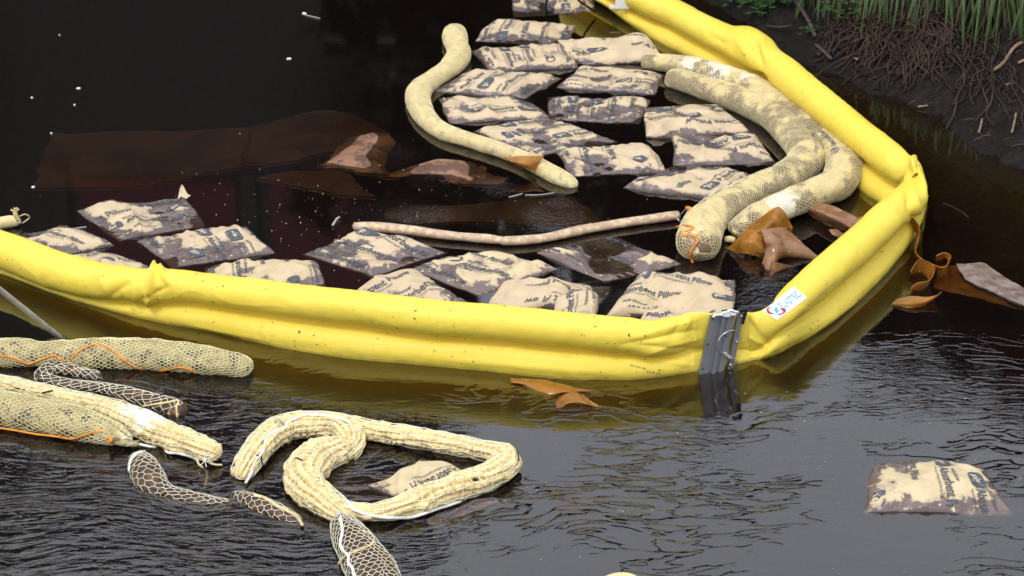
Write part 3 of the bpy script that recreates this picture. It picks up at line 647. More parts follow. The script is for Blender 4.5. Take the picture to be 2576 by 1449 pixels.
# ------------------------------------------------------------------ absorbent pillows
def rrect(x, y, w, h, r, k=4):
    P = []
    for cx_, cy_, a0 in ((x + w - r, y + r, -90), (x + w - r, y + h - r, 0), (x + r, y + h - r, 90), (x + r, y + r, 180)):
        for a in np.linspace(a0, a0 + 90, k): P.append((cx_ + r * math.cos(R_(a)), cy_ + r * math.sin(R_(a))))
    n = len(P); c = (x + w / 2, y + h / 2); return np.array(P + [c]), [(i, (i + 1) % n, n) for i in range(n)]
def txt(s, x, y, hgt, bold=0.0):                                    # 2D triangles, cap height hgt, in metres
    v, f = text2d(s, bold); k = hgt / .72; return np.stack([x + v[:, 0] * k, y + v[:, 1] * k], -1), f.tolist(), v[:, 0].max() * k
PG = 'absorbent pillows floating inside and outside the boom'
def pillow(rg, corners, rot, label, z=.012, puff=.038, seed=1, mat='pillow', lift=None, wr=1.0, rows=3, base=-.005, tabs=()):
    cz = [z] * 4 if lift is None else lift
    A = [W(*D(rg, *c), zz) if rg else W(*c, zz) for c, zz in zip(corners, cz)]          # TL TR BR BL
    TL, TR, BR, BL = A
    seq = {0: (BL, BR, TR, TL), 1: (BR, TR, TL, BL), 2: (TR, TL, BL, BR), 3: (TL, BL, BR, TR)}[rot]
    o, a, ab, b = seq                                                 # origin, along u, far corner, along v
    nu, nv = 60, 46
    u = np.linspace(0, 1, nu); v = np.linspace(0, 1, nv)
    u = u + .035 * np.sin(2 * np.pi * (u - .0)) * -1; v = v + .035 * np.sin(2 * np.pi * v) * -1
    U, Vv = np.meshgrid(u, v, indexing='ij')
    Q = ((o[None, None] * (1 - U)[..., None] + a * U[..., None]) * (1 - Vv)[..., None] + (b * (1 - U)[..., None] + ab * U[..., None]) * Vv[..., None])
    cen = Q.mean((0, 1)); s_ = seed * 3.7
    eu, ev = np.abs(2 * U - 1), np.abs(2 * Vv - 1)
    prof = (1 - eu ** 5) ** .55 * (1 - ev ** 5) ** .55
    p0 = P3(Q[..., 0], Q[..., 1], 0 * U + s_)
    wob = P3(fbm(p0, 3.5, 3, 1), fbm(p0, 3.5, 3, 2), 0 * U) * .016 + P3(fbm(p0, 14, 2, 5), fbm(p0, 14, 2, 6), 0 * U) * .0035
    edge = np.maximum(eu, ev); Q = Q + wob * (.35 + .65 * edge[..., None])
    big = fbm(p0, 4.2, 3, 11); an = seed * 1.3
    rx = Q[..., 0] * math.cos(an) + Q[..., 1] * math.sin(an); ry = -Q[..., 0] * math.sin(an) + Q[..., 1] * math.cos(an)
    wp = P3(rx * .8 + .05 * big, ry * 2.3 + .10 * big, 0 * U + s_)
    rdg = 1 - np.abs(vn(wp, 3.4, 21) + .18 * vn(wp, 8., 3)) * 2.3; rdg = np.clip(rdg, 0, 1) ** 1.6
    wp2 = P3(ry * 1.1, rx * 3.4 + .1 * big, 0 * U + s_ + 4); rdg2 = np.clip(1 - np.abs(vn(wp2, 3.0, 31) + .15 * vn(wp2, 7., 5)) * 2.4, 0, 1) ** 2.5
    H = prof * puff * (.55 + .75 * big) + prof * wr * (.016 * rdg + .013 * rdg2 + .0012 * fbm(p0, 26, 3, 41))
    # gathers along the short seams
    g = np.exp(-((1 - eu) / .11)) * (1 - ev ** 6); H = H + g * wr * .0090 * np.sin(Vv * 62 + 3 * big + seed) * (1 - edge ** 12)
    H = H + .004 * np.exp(-((1 - edge) / .02))
    Z = Q[..., 2] + H - .012 + base
    top = P3(Q[..., 0], Q[..., 1], Z)
    bot = P3(Q[..., 0], Q[..., 1], np.minimum(Q[..., 2] - .006 - prof * .03, Z - .005) - .006)
    # hem: thin crimped rim
    V = np.concatenate([top.reshape(-1, 3), bot.reshape(-1, 3)]); n = nu * nv
    F = gridF(nu, nv)[:, ::-1]; Fb = gridF(nu, nv) + n
    idx = np.arange(n).reshape(nu, nv); rim = np.concatenate([idx[:-1, 0], idx[-1, :-1], idx[1:, -1][::-1], idx[0, 1:][::-1]])
    r2 = np.roll(rim, -1); Fs = np.stack([rim, rim + n, r2 + n, r2], -1)
    cw = np.cross(top[1, 0] - top[0, 0], top[0, 1] - top[0, 0])[2]
    FF = np.vstack([F, Fb, Fs]); FF = FF[:, ::-1].copy() if cw > 0 else FF
    e = empty('pillow', (cen[0], cen[1], 0.0), label, 'pillow', PG)
    mesh('pillow_cover', V, FF, M[mat], e)
    # printing, laid out in metres on the flat cloth then carried by its folds
    Lu = np.linalg.norm(a - o); Lv = np.linalg.norm(b - o); r = random.Random(seed * 7 + 1)
    shp = {'d': [], 'l': []}; pitch = .50; rowh = .098
    def place(v2, f2, key):
        v2 = np.asarray(v2, float); uu = v2[:, 0] / Lu; ww = v2[:, 1] / Lv; keep = []
        ok = (uu > .03) & (uu < .97) & (ww > .04) & (ww < .96)
        for q in f2:
            if all(ok[list(q)]): keep.append(q)
        if not keep: return
        gu = np.interp(np.clip(uu, 0, 1), u, np.arange(nu)); gv = np.interp(np.clip(ww, 0, 1), v, np.arange(nv))
        i = np.clip(gu.astype(int), 0, nu - 2); j = np.clip(gv.astype(int), 0, nv - 2); fu = (gu - i)[:, None]; fv = (gv - j)[:, None]
        P = (top[i, j] * (1 - fu) + top[i + 1, j] * fu) * (1 - fv) + (top[i, j + 1] * (1 - fu) + top[i + 1, j + 1] * fu) * fv
        P[:, 2] += .0034 if key == 'd' else .0044
        shp[key].append((P, keep))
    y = r.uniform(-.02, .03); k = 0
    while y < Lv - .03:
        x = -r.uniform(.0, .5) if k % 2 else r.uniform(-.30, .04)
        while x < Lu:
            place(*rrect(x, y + .008, .082, .050, .014), 'd')
            a_, f_, w_ = txt('pig', x + .016, y + .021, .027, .03); place(a_, f_, 'l')
            a_, f_, w_ = txt('PIG\u00ae Skimmer', x + .095, y + .053, .012, .02); place(a_, f_, 'd')
            a_, f_, w_ = txt('Absorbent Pillow', x + .095, y + .018, .028, .022); place(a_, f_, 'd')
            a_, f_, w_ = txt('Absorbs Oil-Based Liquids But Not Water', x + .10, y + .002, .0075, .012); place(a_, f_, 'd')
            x += pitch
        y += rowh * r.uniform(.92, 1.08); k += 1
    if shp['d']: mesh('printed_lettering', *merge(shp['d']), M['print'], e, smooth=False, kind='stuff')
    if shp['l']: mesh('logo_letters', *merge(shp['l']), M['print_light'], e, smooth=False, kind='stuff')
    for (cx_, cy_, ang) in tabs:                                        # frayed corner ears standing up
        q = W(*D(rg, cx_, cy_), .02) if rg else W(cx_, cy_, .02); d2 = np.array([math.cos(ang), math.sin(ang), 0]); s2 = np.array([-d2[1], d2[0], 0])
        vv = []
        for i in range(7):
            w_ = .026 * (1 - i / 6) + .003; pz = .01 + .035 * (i / 6) ** 1.3
            for jj in (-1, -.3, .4, 1): vv.append(q + d2 * .010 * i * .7 + s2 * w_ * jj + np.array([0, 0, pz + .006 * math.sin(i + jj * 4)]))
        vv = np.array(vv); mesh('corner_ear', np.vstack([vv, vv - [0, .003, .002]]), np.vstack([gridF(7, 4), gridF(7, 4)[:, ::-1] + 28]), M[mat], e)
    return e
PL = [
 (2, [(1130, -95), (1800, -75), (1770, 62), (1190, 100)], 1, 'pale pillow cut by the top edge, crossed by a black line, farthest of all', {}),
 (2, [(1025, 140), (1665, 168), (1575, 300), (900, 280)], 1, 'pillow second from the top, lying in open black water left of the boom', {}),
 (2, [(885, 350), (1570, 312), (1665, 478), (1020, 498)], 3, 'pillow to the right of the snake-like sock head, below the second pillow', {}),
 (2, [(1515, 268), (2160, 250), (2290, 420), (1690, 455)], 2, 'pillow pushed up against the boom with a raised pointed left corner', {'lift': (.05, .09, .03, .01), 'puff': .06}),
 (2, [(880, 500), (1535, 548), (1275, 700), (590, 652)], 1, 'pillow with a shiny white glare patch beside the neck of the thin sock', {}),
 (2, [(1665, 470), (2300, 520), (2195, 672), (1500, 620)], 0, 'pillow touching the left ends of the two thick socks', {}),
 (2, [(630, 690), (1330, 728), (1455, 840), (730, 885)], 2, 'half-soaked pillow inside the bend of the thin sock', {'mat': 'pillow'}),
 (2, [(1425, 690), (2165, 702), (2105, 880), (1465, 850)], 3, 'pillow in the middle of the upper raft, square to the picture', {}),
 (3, [(-230, 785), (330, 762), (560, 950), (-210, 985)], 2, 'puffed pillow with a folded lower left side, uppermost of the right pair', {'puff': .060, 'base': .010}),
 (3, [(-30, 955), (600, 975), (738, 1165), (-5, 1180)], 2, 'pillow overlapped by the puffed one, next to the bend of the thick socks', {'puff': .06}),
 (2, [(885, 940), (1440, 838), (1930, 1002), (1345, 1112)], 0, 'diamond-lying pillow along the right side of the thin sock', {}),
 (2, [(1490, 1085), (2180, 1032), (2300, 1230), (1590, 1268)], 3, 'pillow just right of the thin sock tail with dark stains at its left', {'puff': .045}),
 (2, [(2390, 1168), (2985, 1268), (2760, 1450), (1955, 1338)], 1, 'half-sunk pillow above the long knot-free thick sock, spread like a kite', {'mat': 'pillow'}),
 (4, [(545, 250), (1350, 155), (1510, 348), (845, 455)], 0, 'pillow with an upright frayed corner, farthest left in the near group', {'tabs': [(1335, 175, 1.9)]}),
 (4, [(1000, 462), (1775, 352), (2005, 550), (1260, 655)], 3, 'pillow between the frayed-corner pillow and the boom', {}),
 (4, [(30, 400), (440, 378), (815, 492), (470, 560)], 3, 'flat pillow partly hidden by the left stretch of the boom', {'puff': .04}),
 (4, [(330, 590), (800, 555), (1160, 690), (760, 780)], 0, 'pillow edge showing over the boom left of its pointed fold', {'puff': .05}),
 (4, [(1465, 645), (2290, 592), (2360, 790), (1540, 880)], 3, 'broad soaked pillow right behind the boom, under the kite-shaped gap', {'mat': 'pillow_wet'}),
 (5, [(-335, 552), (105, 400), (712, 542), (180, 715)], 3, 'diamond-lying pillow under the left end of the thin rolled pad', {}),
 (5, [(442, 655), (1000, 530), (1525, 662), (935, 855)], 3, 'soaked pillow with brown puddles in the middle of the near group', {'mat': 'pillow_wet'}),
 (5, [(1368, 550), (1900, 425), (2395, 628), (1850, 758)], 3, 'pillow with a dark puddle touching the rounded thick sock end', {'mat': 'pillow_wet', 'puff': .040}),
 (5, [(25, 815), (445, 672), (893, 905), (430, 990)], 0, 'pillow leaning on the boom left of the upside-down one', {'puff': .05}),
 (5, [(1115, 765), (1895, 792), (1800, 985), (1010, 945)], 2, 'pillow with upside-down print against the middle of the boom', {'puff': .048}),
 (5, [(1500, 930), (1800, 890), (1800, 1050), (1490, 1060)], 1, 'small crumpled pillow corner squeezed against the boom', {'puff': .06, 'base': .02}),
 (5, [(2085, 765), (2790, 760), (2790, 1010), (1855, 1020)], 0, 'large high pillow beside the connector with clearly readable print', {'puff': .07, 'base': .005}),
 (5, [(2150, 1010), (2760, 1000), (2700, 1110), (2100, 1100)], 0, 'pillow just peeping over the boom below the large high one', {'puff': .06, 'base': .02}),
 (8, [(150, 785), (620, 592), (850, 700), (420, 905)], 2, 'pinkish pillow floating inside the loop of the cream netted socks', {'puff': .050, 'mat': 'pillow_wet', 'base': .006}),
 (8, [(560, 1010), (960, 885), (1230, 880), (610, 1105)], 0, 'pale pillow mostly under water below the netted loop', {'puff': .022, 'mat': 'pillow_wet', 'z': .0}),
 (9, [(1455, 612), (2260, 605), (2470, 975), (1385, 975)], 3, 'single pillow drifting outside the boom in the lower right water', {'mat': 'pillow_wet', 'puff': .046, 'base': -.009}),
]
for k, (rg, cs, rot, lab, kw) in enumerate(PL): pillow(rg, cs, rot, lab, seed=k + 3, **kw)

# ------------------------------------------------------------------ socks: soft tubes, their nets and cords
class Tube:
    def __init__(s, rows, n_th=56, step=.008, disp=None, squash=.82, cap=.9, capb=None):
        Q, u = resample(np.array(rows, float), step=step)
        s.C, s.r, s.u = Q[:, :3], Q[:, 3], u; s.L = u[-1]; s.disp = disp; s.sq = squash
        T = np.gradient(s.C, axis=0); T /= np.linalg.norm(T, axis=1)[:, None]; s.T = T
        S = np.cross(T, [0, 0, 1.]); S /= np.linalg.norm(S, axis=1)[:, None]; s.S = S; s.U = np.cross(S, T); s.n_th = n_th
        ra, rb = s.r[0] * cap, s.r[-1] * (capb or cap)
        s.ef = np.sqrt(np.clip(1 - np.clip(1 - u / ra, 0, 1) ** 2.2, 0, 1)) * np.sqrt(np.clip(1 - np.clip(1 - (s.L - u) / rb, 0, 1) ** 2.2, 0, 1))
    def at(s, l, th, off=0., k=1.):
        l = np.clip(l, 0, s.L); f = lambda a: np.stack([np.interp(l, s.u, a[:, i]) for i in range(3)], -1)
        c, S, U = f(s.C), f(s.S), f(s.U); r = np.interp(l, s.u, s.r); ef = np.interp(l, s.u, s.ef)
        base = np.stack([c[..., 0] + .0, c[..., 1], c[..., 2]], -1)
        d = (s.disp(l, th, r, base + S * np.cos(th)[..., None] * r[..., None] + U * np.sin(th)[..., None] * r[..., None]) * k if s.disp else 0.)
        rr = (r + d) * ef + off
        return c + (S * np.cos(th)[..., None] + U * (np.sin(th) * s.sq)[..., None]) * rr[..., None]
    def build(s, name, mat, parent):
        th = np.linspace(0, 2 * np.pi, s.n_th, endpoint=False); Lg, Th = np.meshgrid(s.u, th, indexing='ij')
        V = s.at(Lg, Th); return mesh(name, V.reshape(-1, 3), gridF(len(s.u), s.n_th, True), mat, parent)
    def side_of(s, x, y):                                           # tube length whose axis passes nearest the photo point
        return s.u[np.argmin(np.linalg.norm(scr(s.C) - np.array([x, y]), axis=1))]
def strands(A, B, r):
    A = A.reshape(-1, 3); B = B.reshape(-1, 3); T = B - A; L = np.linalg.norm(T, axis=1); ok = L > 1e-5; A, B, T, L = A[ok], B[ok], T[ok], L[ok]
    T = T / L[:, None]; S = np.cross(T, [.2, -.3, .93]); S /= np.linalg.norm(S, axis=1)[:, None] + 1e-9; U = np.cross(S, T)
    A = A - T * r * .6; B = B + T * r * .6
    V = []
    for e in (A, B):
        for k in range(4): a = k * np.pi / 2 + .78; V.append(e + r * (math.cos(a) * S + math.sin(a) * U))
    V = np.stack(V, 1).reshape(-1, 3); n = len(A); b = np.arange(n)[:, None] * 8
    F = np.concatenate([np.stack([b[:, 0] + k, b[:, 0] + (k + 1) % 4, b[:, 0] + 4 + (k + 1) % 4, b[:, 0] + 4 + k], -1) for k in range(4)])
    return V, F
def net(tb, kind, cell, r, mat, parent, off=.0025, tw=0., jit=.12, k=.75, l0=0., l1=None, n=None, name='netting', th0=0.):
    l1 = tb.L if l1 is None else l1; rm = np.mean(tb.r); n = n or max(6, int(round(2 * np.pi * rm / cell))); m = int((l1 - l0) / cell) + 1
    g = np.random.RandomState(int(cell * 1e5) % 997)
    _at = tb.at
    class _T: pass
    raw = tb; tb = _T(); tb.L, tb.r, tb.u = raw.L, raw.r, raw.u           # the net sags and bunches on the sock
    def at(l, th, o_, k_):
        q = P3(l * 5.5, np.sin(th) * .8, np.cos(th) * .8)
        return _at(l + cell * 1.1 * vn(q, 1.3, 5), th + .30 * vn(q, 1.1, 9) + .10 * vn(q, 4.0, 3), o_, k_)
    tb.at = at
    if kind == 'square':
        i = np.arange(m + 1)[:, None] + 0 * np.arange(n)[None]; j = np.arange(n)[None] + 0 * i
        l = l0 + (l1 - l0) * i / m; th = th0 + 2 * np.pi * j / n + tw * l
        jx = g.uniform(-1, 1, l.shape) * jit; l = l + jx * cell + .3 * cell * vn(P3(l * 9, np.sin(th), np.cos(th)), 1.7); th = th + g.uniform(-1, 1, l.shape) * jit * 2 * np.pi / n
        N = tb.at(l, th, off, k); E1 = (N[:-1], N[1:]); E2 = (N, np.roll(N, -1, 1)); A = np.concatenate([E1[0].reshape(-1, 3), E2[0].reshape(-1, 3)]); B = np.concatenate([E1[1].reshape(-1, 3), E2[1].reshape(-1, 3)])
    elif kind == 'diamond':
        i = np.arange(m * 2 + 1)[:, None] + 0 * np.arange(n)[None]; j = np.arange(n)[None] + 0 * i
        l = l0 + (l1 - l0) * i / (2 * m); th = th0 + 2 * np.pi * (j + .5 * (i % 2)) / n + tw * l
        l = l + g.uniform(-1, 1, l.shape) * jit * cell * .6; th = th + g.uniform(-1, 1, l.shape) * jit * 2 * np.pi / n
        N = tb.at(l, th, off, k); A = []; B = []
        for q in range(2 * m):
            a = N[q]; b = N[q + 1]; A += [a, a]; B += [b, np.roll(b, 1, 0) if q % 2 == 0 else np.roll(b, -1, 0)]
        A = np.concatenate(A); B = np.concatenate(B)
    else:
        n2 = 2 * n; i = np.arange(m + 1)[:, None] + 0 * np.arange(n2)[None]; j = np.arange(n2)[None] + 0 * i
        l = l0 + (l1 - l0) * i / m + np.where((i + j) % 2 == 0, .22, -.22) * cell; th = th0 + 2 * np.pi * j / n2 + tw * l
        l = l + g.uniform(-1, 1, l.shape) * jit * cell * .5
        N = tb.at(l, th, off, k); A = [N.reshape(-1, 3)]; B = [np.roll(N, -1, 1).reshape(-1, 3)]
        mk = ((i + j) % 2 == 0)[:-1]; A.append(N[:-1][mk]); B.append(N[1:][mk]); A = np.concatenate(A); B = np.concatenate(B)
    A = A.copy(); B = B.copy()
    for q in (A, B): q += r * 2.2 * P3(vn(q, 30, 1), vn(q, 30, 2), .4 * vn(q, 30, 3))
    keep = (A[:, 2] > -.05) | (B[:, 2] > -.05)
    V, F = strands(A[keep], B[keep], r); return mesh(name, V, F, mat, parent, smooth=False, kind='stuff')
def row(rg, x, y, r, z):                                            # r in photo units of that region
    X, Y = D(rg, x, y); return [*W(X, Y, z), r / OFF[rg][2] * mpp(Y)]
def lump(l, th, r, p): return r * (-.10 * np.exp(-((((th * 5 / 6.2832 + .5 * vn(p, 7.)) % 1) - .5) / .13) ** 2) + .07 * fbm(p, 7, 3, 3) + .035 * fbm(p, 24, 2, 8))
def lump2(l, th, r, p):                                             # sagging, with cross-wrinkles
    return r * (.045 * fbm(p, 6, 3, 3) + .035 * np.clip(fbm(P3(l * 22, np.sin(th) * 1.4, np.cos(th) * 1.4), 1., 2, 6), -1, 1) + .02 * fbm(p, 40, 2, 8))
def pleats(nb, amp=.16, wl=.036):
    def f(l, th, r, p):
        ph = th * nb / (2 * np.pi) + .5 * vn(P3(l * 5, 0 * l, 0 * l + nb), 1.) + .25 * fbm(p, 10, 2, 2)
        fr = ph - np.floor(ph); band = np.floor(ph)
        shell = -np.exp(-(np.minimum(fr, 1 - fr) / .15) ** 2) * (1.1 + .9 * vn(P3(l * 6, band * 2.3, 0 * l), 1.))
        q = l / wl + 2.7 * np.sin(band * 12.9) + .8 * vn(P3(l * 14, band * 3.1, 0 * l), 1.)
        puff = np.abs(np.sin(np.pi * q)) ** .40 - .7
        amt = .45 + .8 * np.clip(vn(P3(l * 3, band * 1.7, 0 * l), 1.), -.5, 1)
        return r * amp * (.75 * shell + 1.15 * puff * amt + .45 * fbm(p, 30, 3, 4))
    return f
def lcord(rg, pts, r, mat, parent, name, B, off=None, z=.01, step=.006):
    P = []
    for x, y in pts:
        h_, n_ = hit(B, *D(rg, x, y), z); P.append(h_ + n_ * (off if off is not None else r * .8))
    return mesh(name, *cord(P, r, 6, step), mat, parent)
def near_row(t): return t

# thick netted socks in the bend of the boom
sb = [row(3, -60, 560, 81, .03), row(3, 60, 585, 90, .03), row(3, 230, 640, 97, .035), row(3, 500, 735, 106, .035), row(3, 750, 870, 117, .035), row(3, 870, 985, 124, .035), row(3, 945, 1095, 127, .04),
      row(3, 940, 1185, 127, .04), row(3, 790, 1290, 117, .045), row(6, 620, 90, 115, .05), row(6, 420, 195, 126, .055), row(6, 250, 320, 148, .055), row(6, 185, 440, 160, .055), row(6, 180, 560, 160, .05)]
sockB = empty('absorbent_sock', sb[12][:3], 'inner thick netted sock in the boom bend, its rounded tip carrying orange cord', 'absorbent sock', 'thick socks in the bend of the boom')
tB = Tube(sb, 64, .009, lump2, cap=.9); sB = tB.build('sock_body', M['stainsock'], sockB); net(tB, 'diamond', .0175, .0009, M['net_fine'], sockB, .0026, k=1., jit=.06)
sa = [row(2, 2110, 440, 61, .03), row(3, -60, 455, 70, .04), row(3, 120, 485, 83, .05), row(3, 330, 545, 96, .055), row(3, 560, 640, 105, .055), row(3, 800, 780, 112, .05), row(3, 1030, 950, 121, .05), row(3, 1190, 1090, 130, .05),
      row(3, 1240, 1190, 132, .05), row(6, 1180, 60, 127, .05), row(6, 1030, 130, 118, .055), row(6, 860, 195, 112, .06), row(6, 680, 270, 107, .055), row(6, 540, 345, 98, .05), row(6, 440, 420, 79, .04)]
sockA = empty('absorbent_sock', sa[10][:3], 'outer thick netted sock in the boom bend, printed and bleached white in patches', 'absorbent sock', 'thick socks in the bend of the boom')
tA = Tube(sa, 64, .009, lump2, cap=.8); sA = tA.build('sock_body', M['stainsock'], sockA); net(tA, 'diamond', .0175, .0009, M['net_fine'], sockA, .0026, k=1., jit=.06)
def tube_print(tb, sck, l0, ang, items, rev=False, w=.0022):
    sh = []
    for v2, f2 in items:
        v2 = np.asarray(v2); l = l0 + (-v2[:, 0] if rev else v2[:, 0]); r = np.interp(l, tb.u, tb.r); th = ang + (v2[:, 1] if not rev else -v2[:, 1]) / r
        sh.append((tb.at(l, th, w), f2))
    return mesh('printed_lettering', *merge(sh), M['print'], sck, smooth=False, kind='stuff')
def sock_words(x): 
    a = txt('Absorbent Sock', x + .075, .0, .024, .03); b = txt('PIG\u00ae', x + .09, .034, .010, .01); return [rrect(x, -.008, .062, .044, .016), a[:2], b[:2]]
# direction test: print must read left to right as seen from the photo side
def tprint(tb, sck, x, y, up=1.45, cnt=1, gap=.5):
    l0 = tb.side_of(x, y); i = np.argmin(abs(tb.u - l0)); rev = scr(tb.C[min(i + 6, len(tb.C) - 1)])[0] < scr(tb.C[i])[0]
    Ssign = tb.S[i][1]                                                # S points away from (+) or to (-) the camera
    ang = math.pi / 2 + (.40 if Ssign < 0 else -.40) * up / 1.45 * (-1 if False else -1) * (-1)
    items = []
    for q in range(cnt): items += sock_words(q * gap)
    ang2 = math.pi / 2 - (.45 if Ssign > 0 else -.45) * -1
    sh = []
    for v2, f2 in items:
        v2 = np.asarray(v2, float); l = l0 + (-v2[:, 0] if rev else v2[:, 0]); r = np.interp(l, tb.u, tb.r)
        sgn = 1 if Ssign < 0 else -1                                  # screen-up = away from camera
        th = (math.pi / 2 - sgn * -.45) + (sgn * v2[:, 1] / r)
        sh.append((tb.at(l, th, .0030), f2))
    return mesh('printed_lettering', *merge(sh), M['print'], sck, smooth=False, kind='stuff')
tprint(tA, sockA, *D(6, 900, 130)); tprint(tA, sockA, *D(6, 430, 380), cnt=1); tprint(tB, sockB, *D(6, 250, 330)); tprint(tB, sockB, *D(6, 500, 100))
tprint(tB, sockB, *D(3, 720, 850)); tprint(tB, sockB, *D(3, 860, 1010)); tprint(tA, sockA, *D(3, 1240, 1200))
BBs = bvh(sA, sB)
lcord(6, [(15, 378), (80, 368), (130, 380), (140, 395), (90, 408), (65, 425), (75, 440), (130, 440), (175, 460), (170, 490), (135, 530), (118, 570), (128, 610), (135, 632)], .0042, M['orange'], sockB, 'orange_cord', BBs)
def carabiner(rg, x0, y0, x1, y1, B, parent, wid=.016):
    a, na = hit(B, *D(rg, x0, y0), .03); b, nb_ = hit(B, *D(rg, x1, y1), .03); a = a + na * .012; b = b + nb_ * .012
    ax = b - a; L = np.linalg.norm(ax); ax /= L; sd = np.cross(ax, FW); sd /= np.linalg.norm(sd); P = []
    for s, w in ((0, -.3), (.06, -.85), (.2, -1), (.8, -.8), (.94, -.6), (1, 0), (.94, .6), (.8, .8), (.2, 1), (.06, .85), (0, .3)): P.append(a + ax * L * s + sd * wid / 2 * w)
    return mesh('carabiner', *cord(P, .0030, 6, .003, True), M['steel'], parent)
carabiner(6, 35, 330, 95, 252, BBs, sockB, .020)
v, f = merge([cord([hit(BBs, *D(6, 92, 250), .05)[0] + np.array([0, -.012, .012]), hit(BBs, *D(6, 118, 255), .05)[0] + np.array([0, -.01, .010])], .009, 8, .004)])
mesh('orange_cord_end', v, f, M['orange'], sockB)

# thin snake-like sock in the upper water
ss = [row(2, 760, 225, 78, .03), row(2, 762, 275, 88, .03), row(2, 778, 335, 76, .03), row(2, 790, 385, 84, .03), row(2, 765, 445, 84, .03), row(2, 690, 515, 72, .028), row(2, 590, 580, 74, .025), row(2, 500, 665, 86, .022), row(2, 500, 760, 84, .02),
      row(2, 560, 865, 76, .02), row(2, 680, 955, 68, .02), row(2, 850, 1010, 62, .022), row(2, 1020, 1065, 60, .022), row(2, 1180, 1120, 58, .022), row(2, 1330, 1185, 64, .022), row(2, 1480, 1265, 68, .02), row(2, 1580, 1320, 58, .01), row(2, 1650, 1350, 36, .0)]
snake = empty('absorbent_sock', ss[8][:3], 'thin cream sock curving like a snake through black water, square-ended head', 'absorbent sock')
tS = Tube(ss, 48, .008, lump2, cap=.35, capb=1.2); sS = tS.build('sock_body', M['cream'], snake); net(tS, 'diamond', .0160, .0009, M['net_fine'], snake, .002, k=1., jit=.06)
# thin rolled pad
rr_ = [row(5, 15, 372, 31, .018), row(5, 150, 373, 37, .018), row(5, 400, 397, 39, .018), row(5, 700, 437, 39, .018), row(5, 980, 462, 39, .018), row(5, 1095, 474, 32, .018), row(5, 1140, 478, 38, .018), row(5, 1400, 458, 38, .018),
       row(5, 1700, 395, 39, .018), row(5, 2000, 345, 39, .018), row(5, 2300, 303, 39, .018), row(5, 2395, 292, 35, .018)]
roll = empty('rolled_pad', rr_[5][:3], 'long thin pinkish rolled pad bent in the middle, reaching to the thick sock end', 'rolled pad')
tR = Tube(rr_, 28, .008, lambda l, th, r, p: r * (.10 * fbm(p, 9, 3, 2) + .08 * (((th + l * 3.) % (2 * np.pi)) / 6.28)), cap=.35); tR.build('roll_body', M['roll'], roll)
# tied pale sock tip at the left
tk = [row(4, -60, 360, 62, .02), row(4, 20, 345, 55, .02), row(4, 90, 335, 50, .02), row(4, 150, 350, 30, .015)]
tip = empty('absorbent_sock', tk[1][:3], 'tied pale sock tip poking out behind the left end of the boom', 'absorbent sock')
tT = Tube(tk, 32, .006, lump2, cap=.3, capb=1.); sT = tT.build('sock_body', M['cream'], tip)
kn = [W(*D(4, *q), z) for q, z in [((135, 330), .05), ((118, 300), .07), ((108, 270), .09)]]
mesh('tied_tuft', *merge([cord(kn, .009, 8, .006)] + [cord([kn[2], kn[2] + np.array([dx, 0, dz])], .004, 5, .005) for dx, dz in ((-.016, .012), (.0, .02), (.018, .014), (.012, .02))]), M['cream'], tip)
mesh('cord_loop', *cord([W(*D(4, *q), z) for q, z in [((140, 300), .06), ((180, 285), .06), ((215, 305), .04), ((190, 330), .03), ((160, 350), .02)]], .0028, 5), M['rope_tan'], tip)

# foreground socks
GF = 'netted socks in the foreground water'
def sock(rows, label, body, nth=64, step=.008, disp=lump, cap=.9, capb=None, squash=.85):
    e = empty('netted_sock', rows[len(rows) // 2][:3], label, 'netted sock', GF); tb = Tube(rows, nth, step, disp, squash, cap, capb)
    return e, tb, tb.build('sock_body', M[body], e)
f1 = [row(4, -120, 1290, 118, .03), row(4, 150, 1292, 112, .03), row(4, 300, 1300, 100, .03), row(4, 480, 1298, 112, .03), row(4, 750, 1295, 128, .03), row(4, 1050, 1305, 130, .03), row(4, 1350, 1330, 122, .03), row(4, 1600, 1360, 105, .03), row(4, 1830, 1400, 82, .02)]
e1_, t1, b1 = sock(f1, 'large olive sock in hexagonal netting with a wavy orange cord, upper left foreground', 'olivesock', disp=lump2, capb=1.2)
net(t1, 'hex', .0150, .0014, M['net_olive'], e1_, .0024, k=1., jit=.1)
B1 = bvh(b1)
lcord(4, [(0, 1308), (100, 1325), (200, 1365), (260, 1350), (380, 1308), (430, 1330), (480, 1370), (560, 1290), (640, 1245), (720, 1232), (800, 1265), (900, 1340), (980, 1385), (1080, 1415), (1200, 1408), (1290, 1392), (1360, 1400), (1430, 1430)], .0038, M['orange'], e1_, 'orange_cord', B1)
f2 = [row(4, 740, 1478, 50, -0.008), row(4, 560, 1425, 50, 0.004), row(4, 400, 1395, 48, 0.012), row(4, 330, 1420, 50, 0.012), row(7, 300, 10, 46, 0.010), row(7, 420, 48, 44, 0.007), row(7, 620, 75, 40, 0.004), row(7, 800, 100, 46, 0.006), row(7, 950, 140, 60, 0.007), row(7, 1120, 190, 66, 0.007), row(7, 1260, 235, 74, 0.004), row(7, 1340, 285, 72, -0.003)]
e2_, t2, b2 = sock(f2, 'slim brown netted sock looping back between the olive sock and the long cream one', 'brownsock', 48, .006)
net(t2, 'diamond', .036, .0012, M['net'], e2_, .003, jit=.2)
lcord(7, [(1040, 215), (1120, 208), (1220, 195), (1290, 185), (1280, 230), (1285, 300)], .0042, M['rope_tan'], e2_, 'rope', bvh(b2))
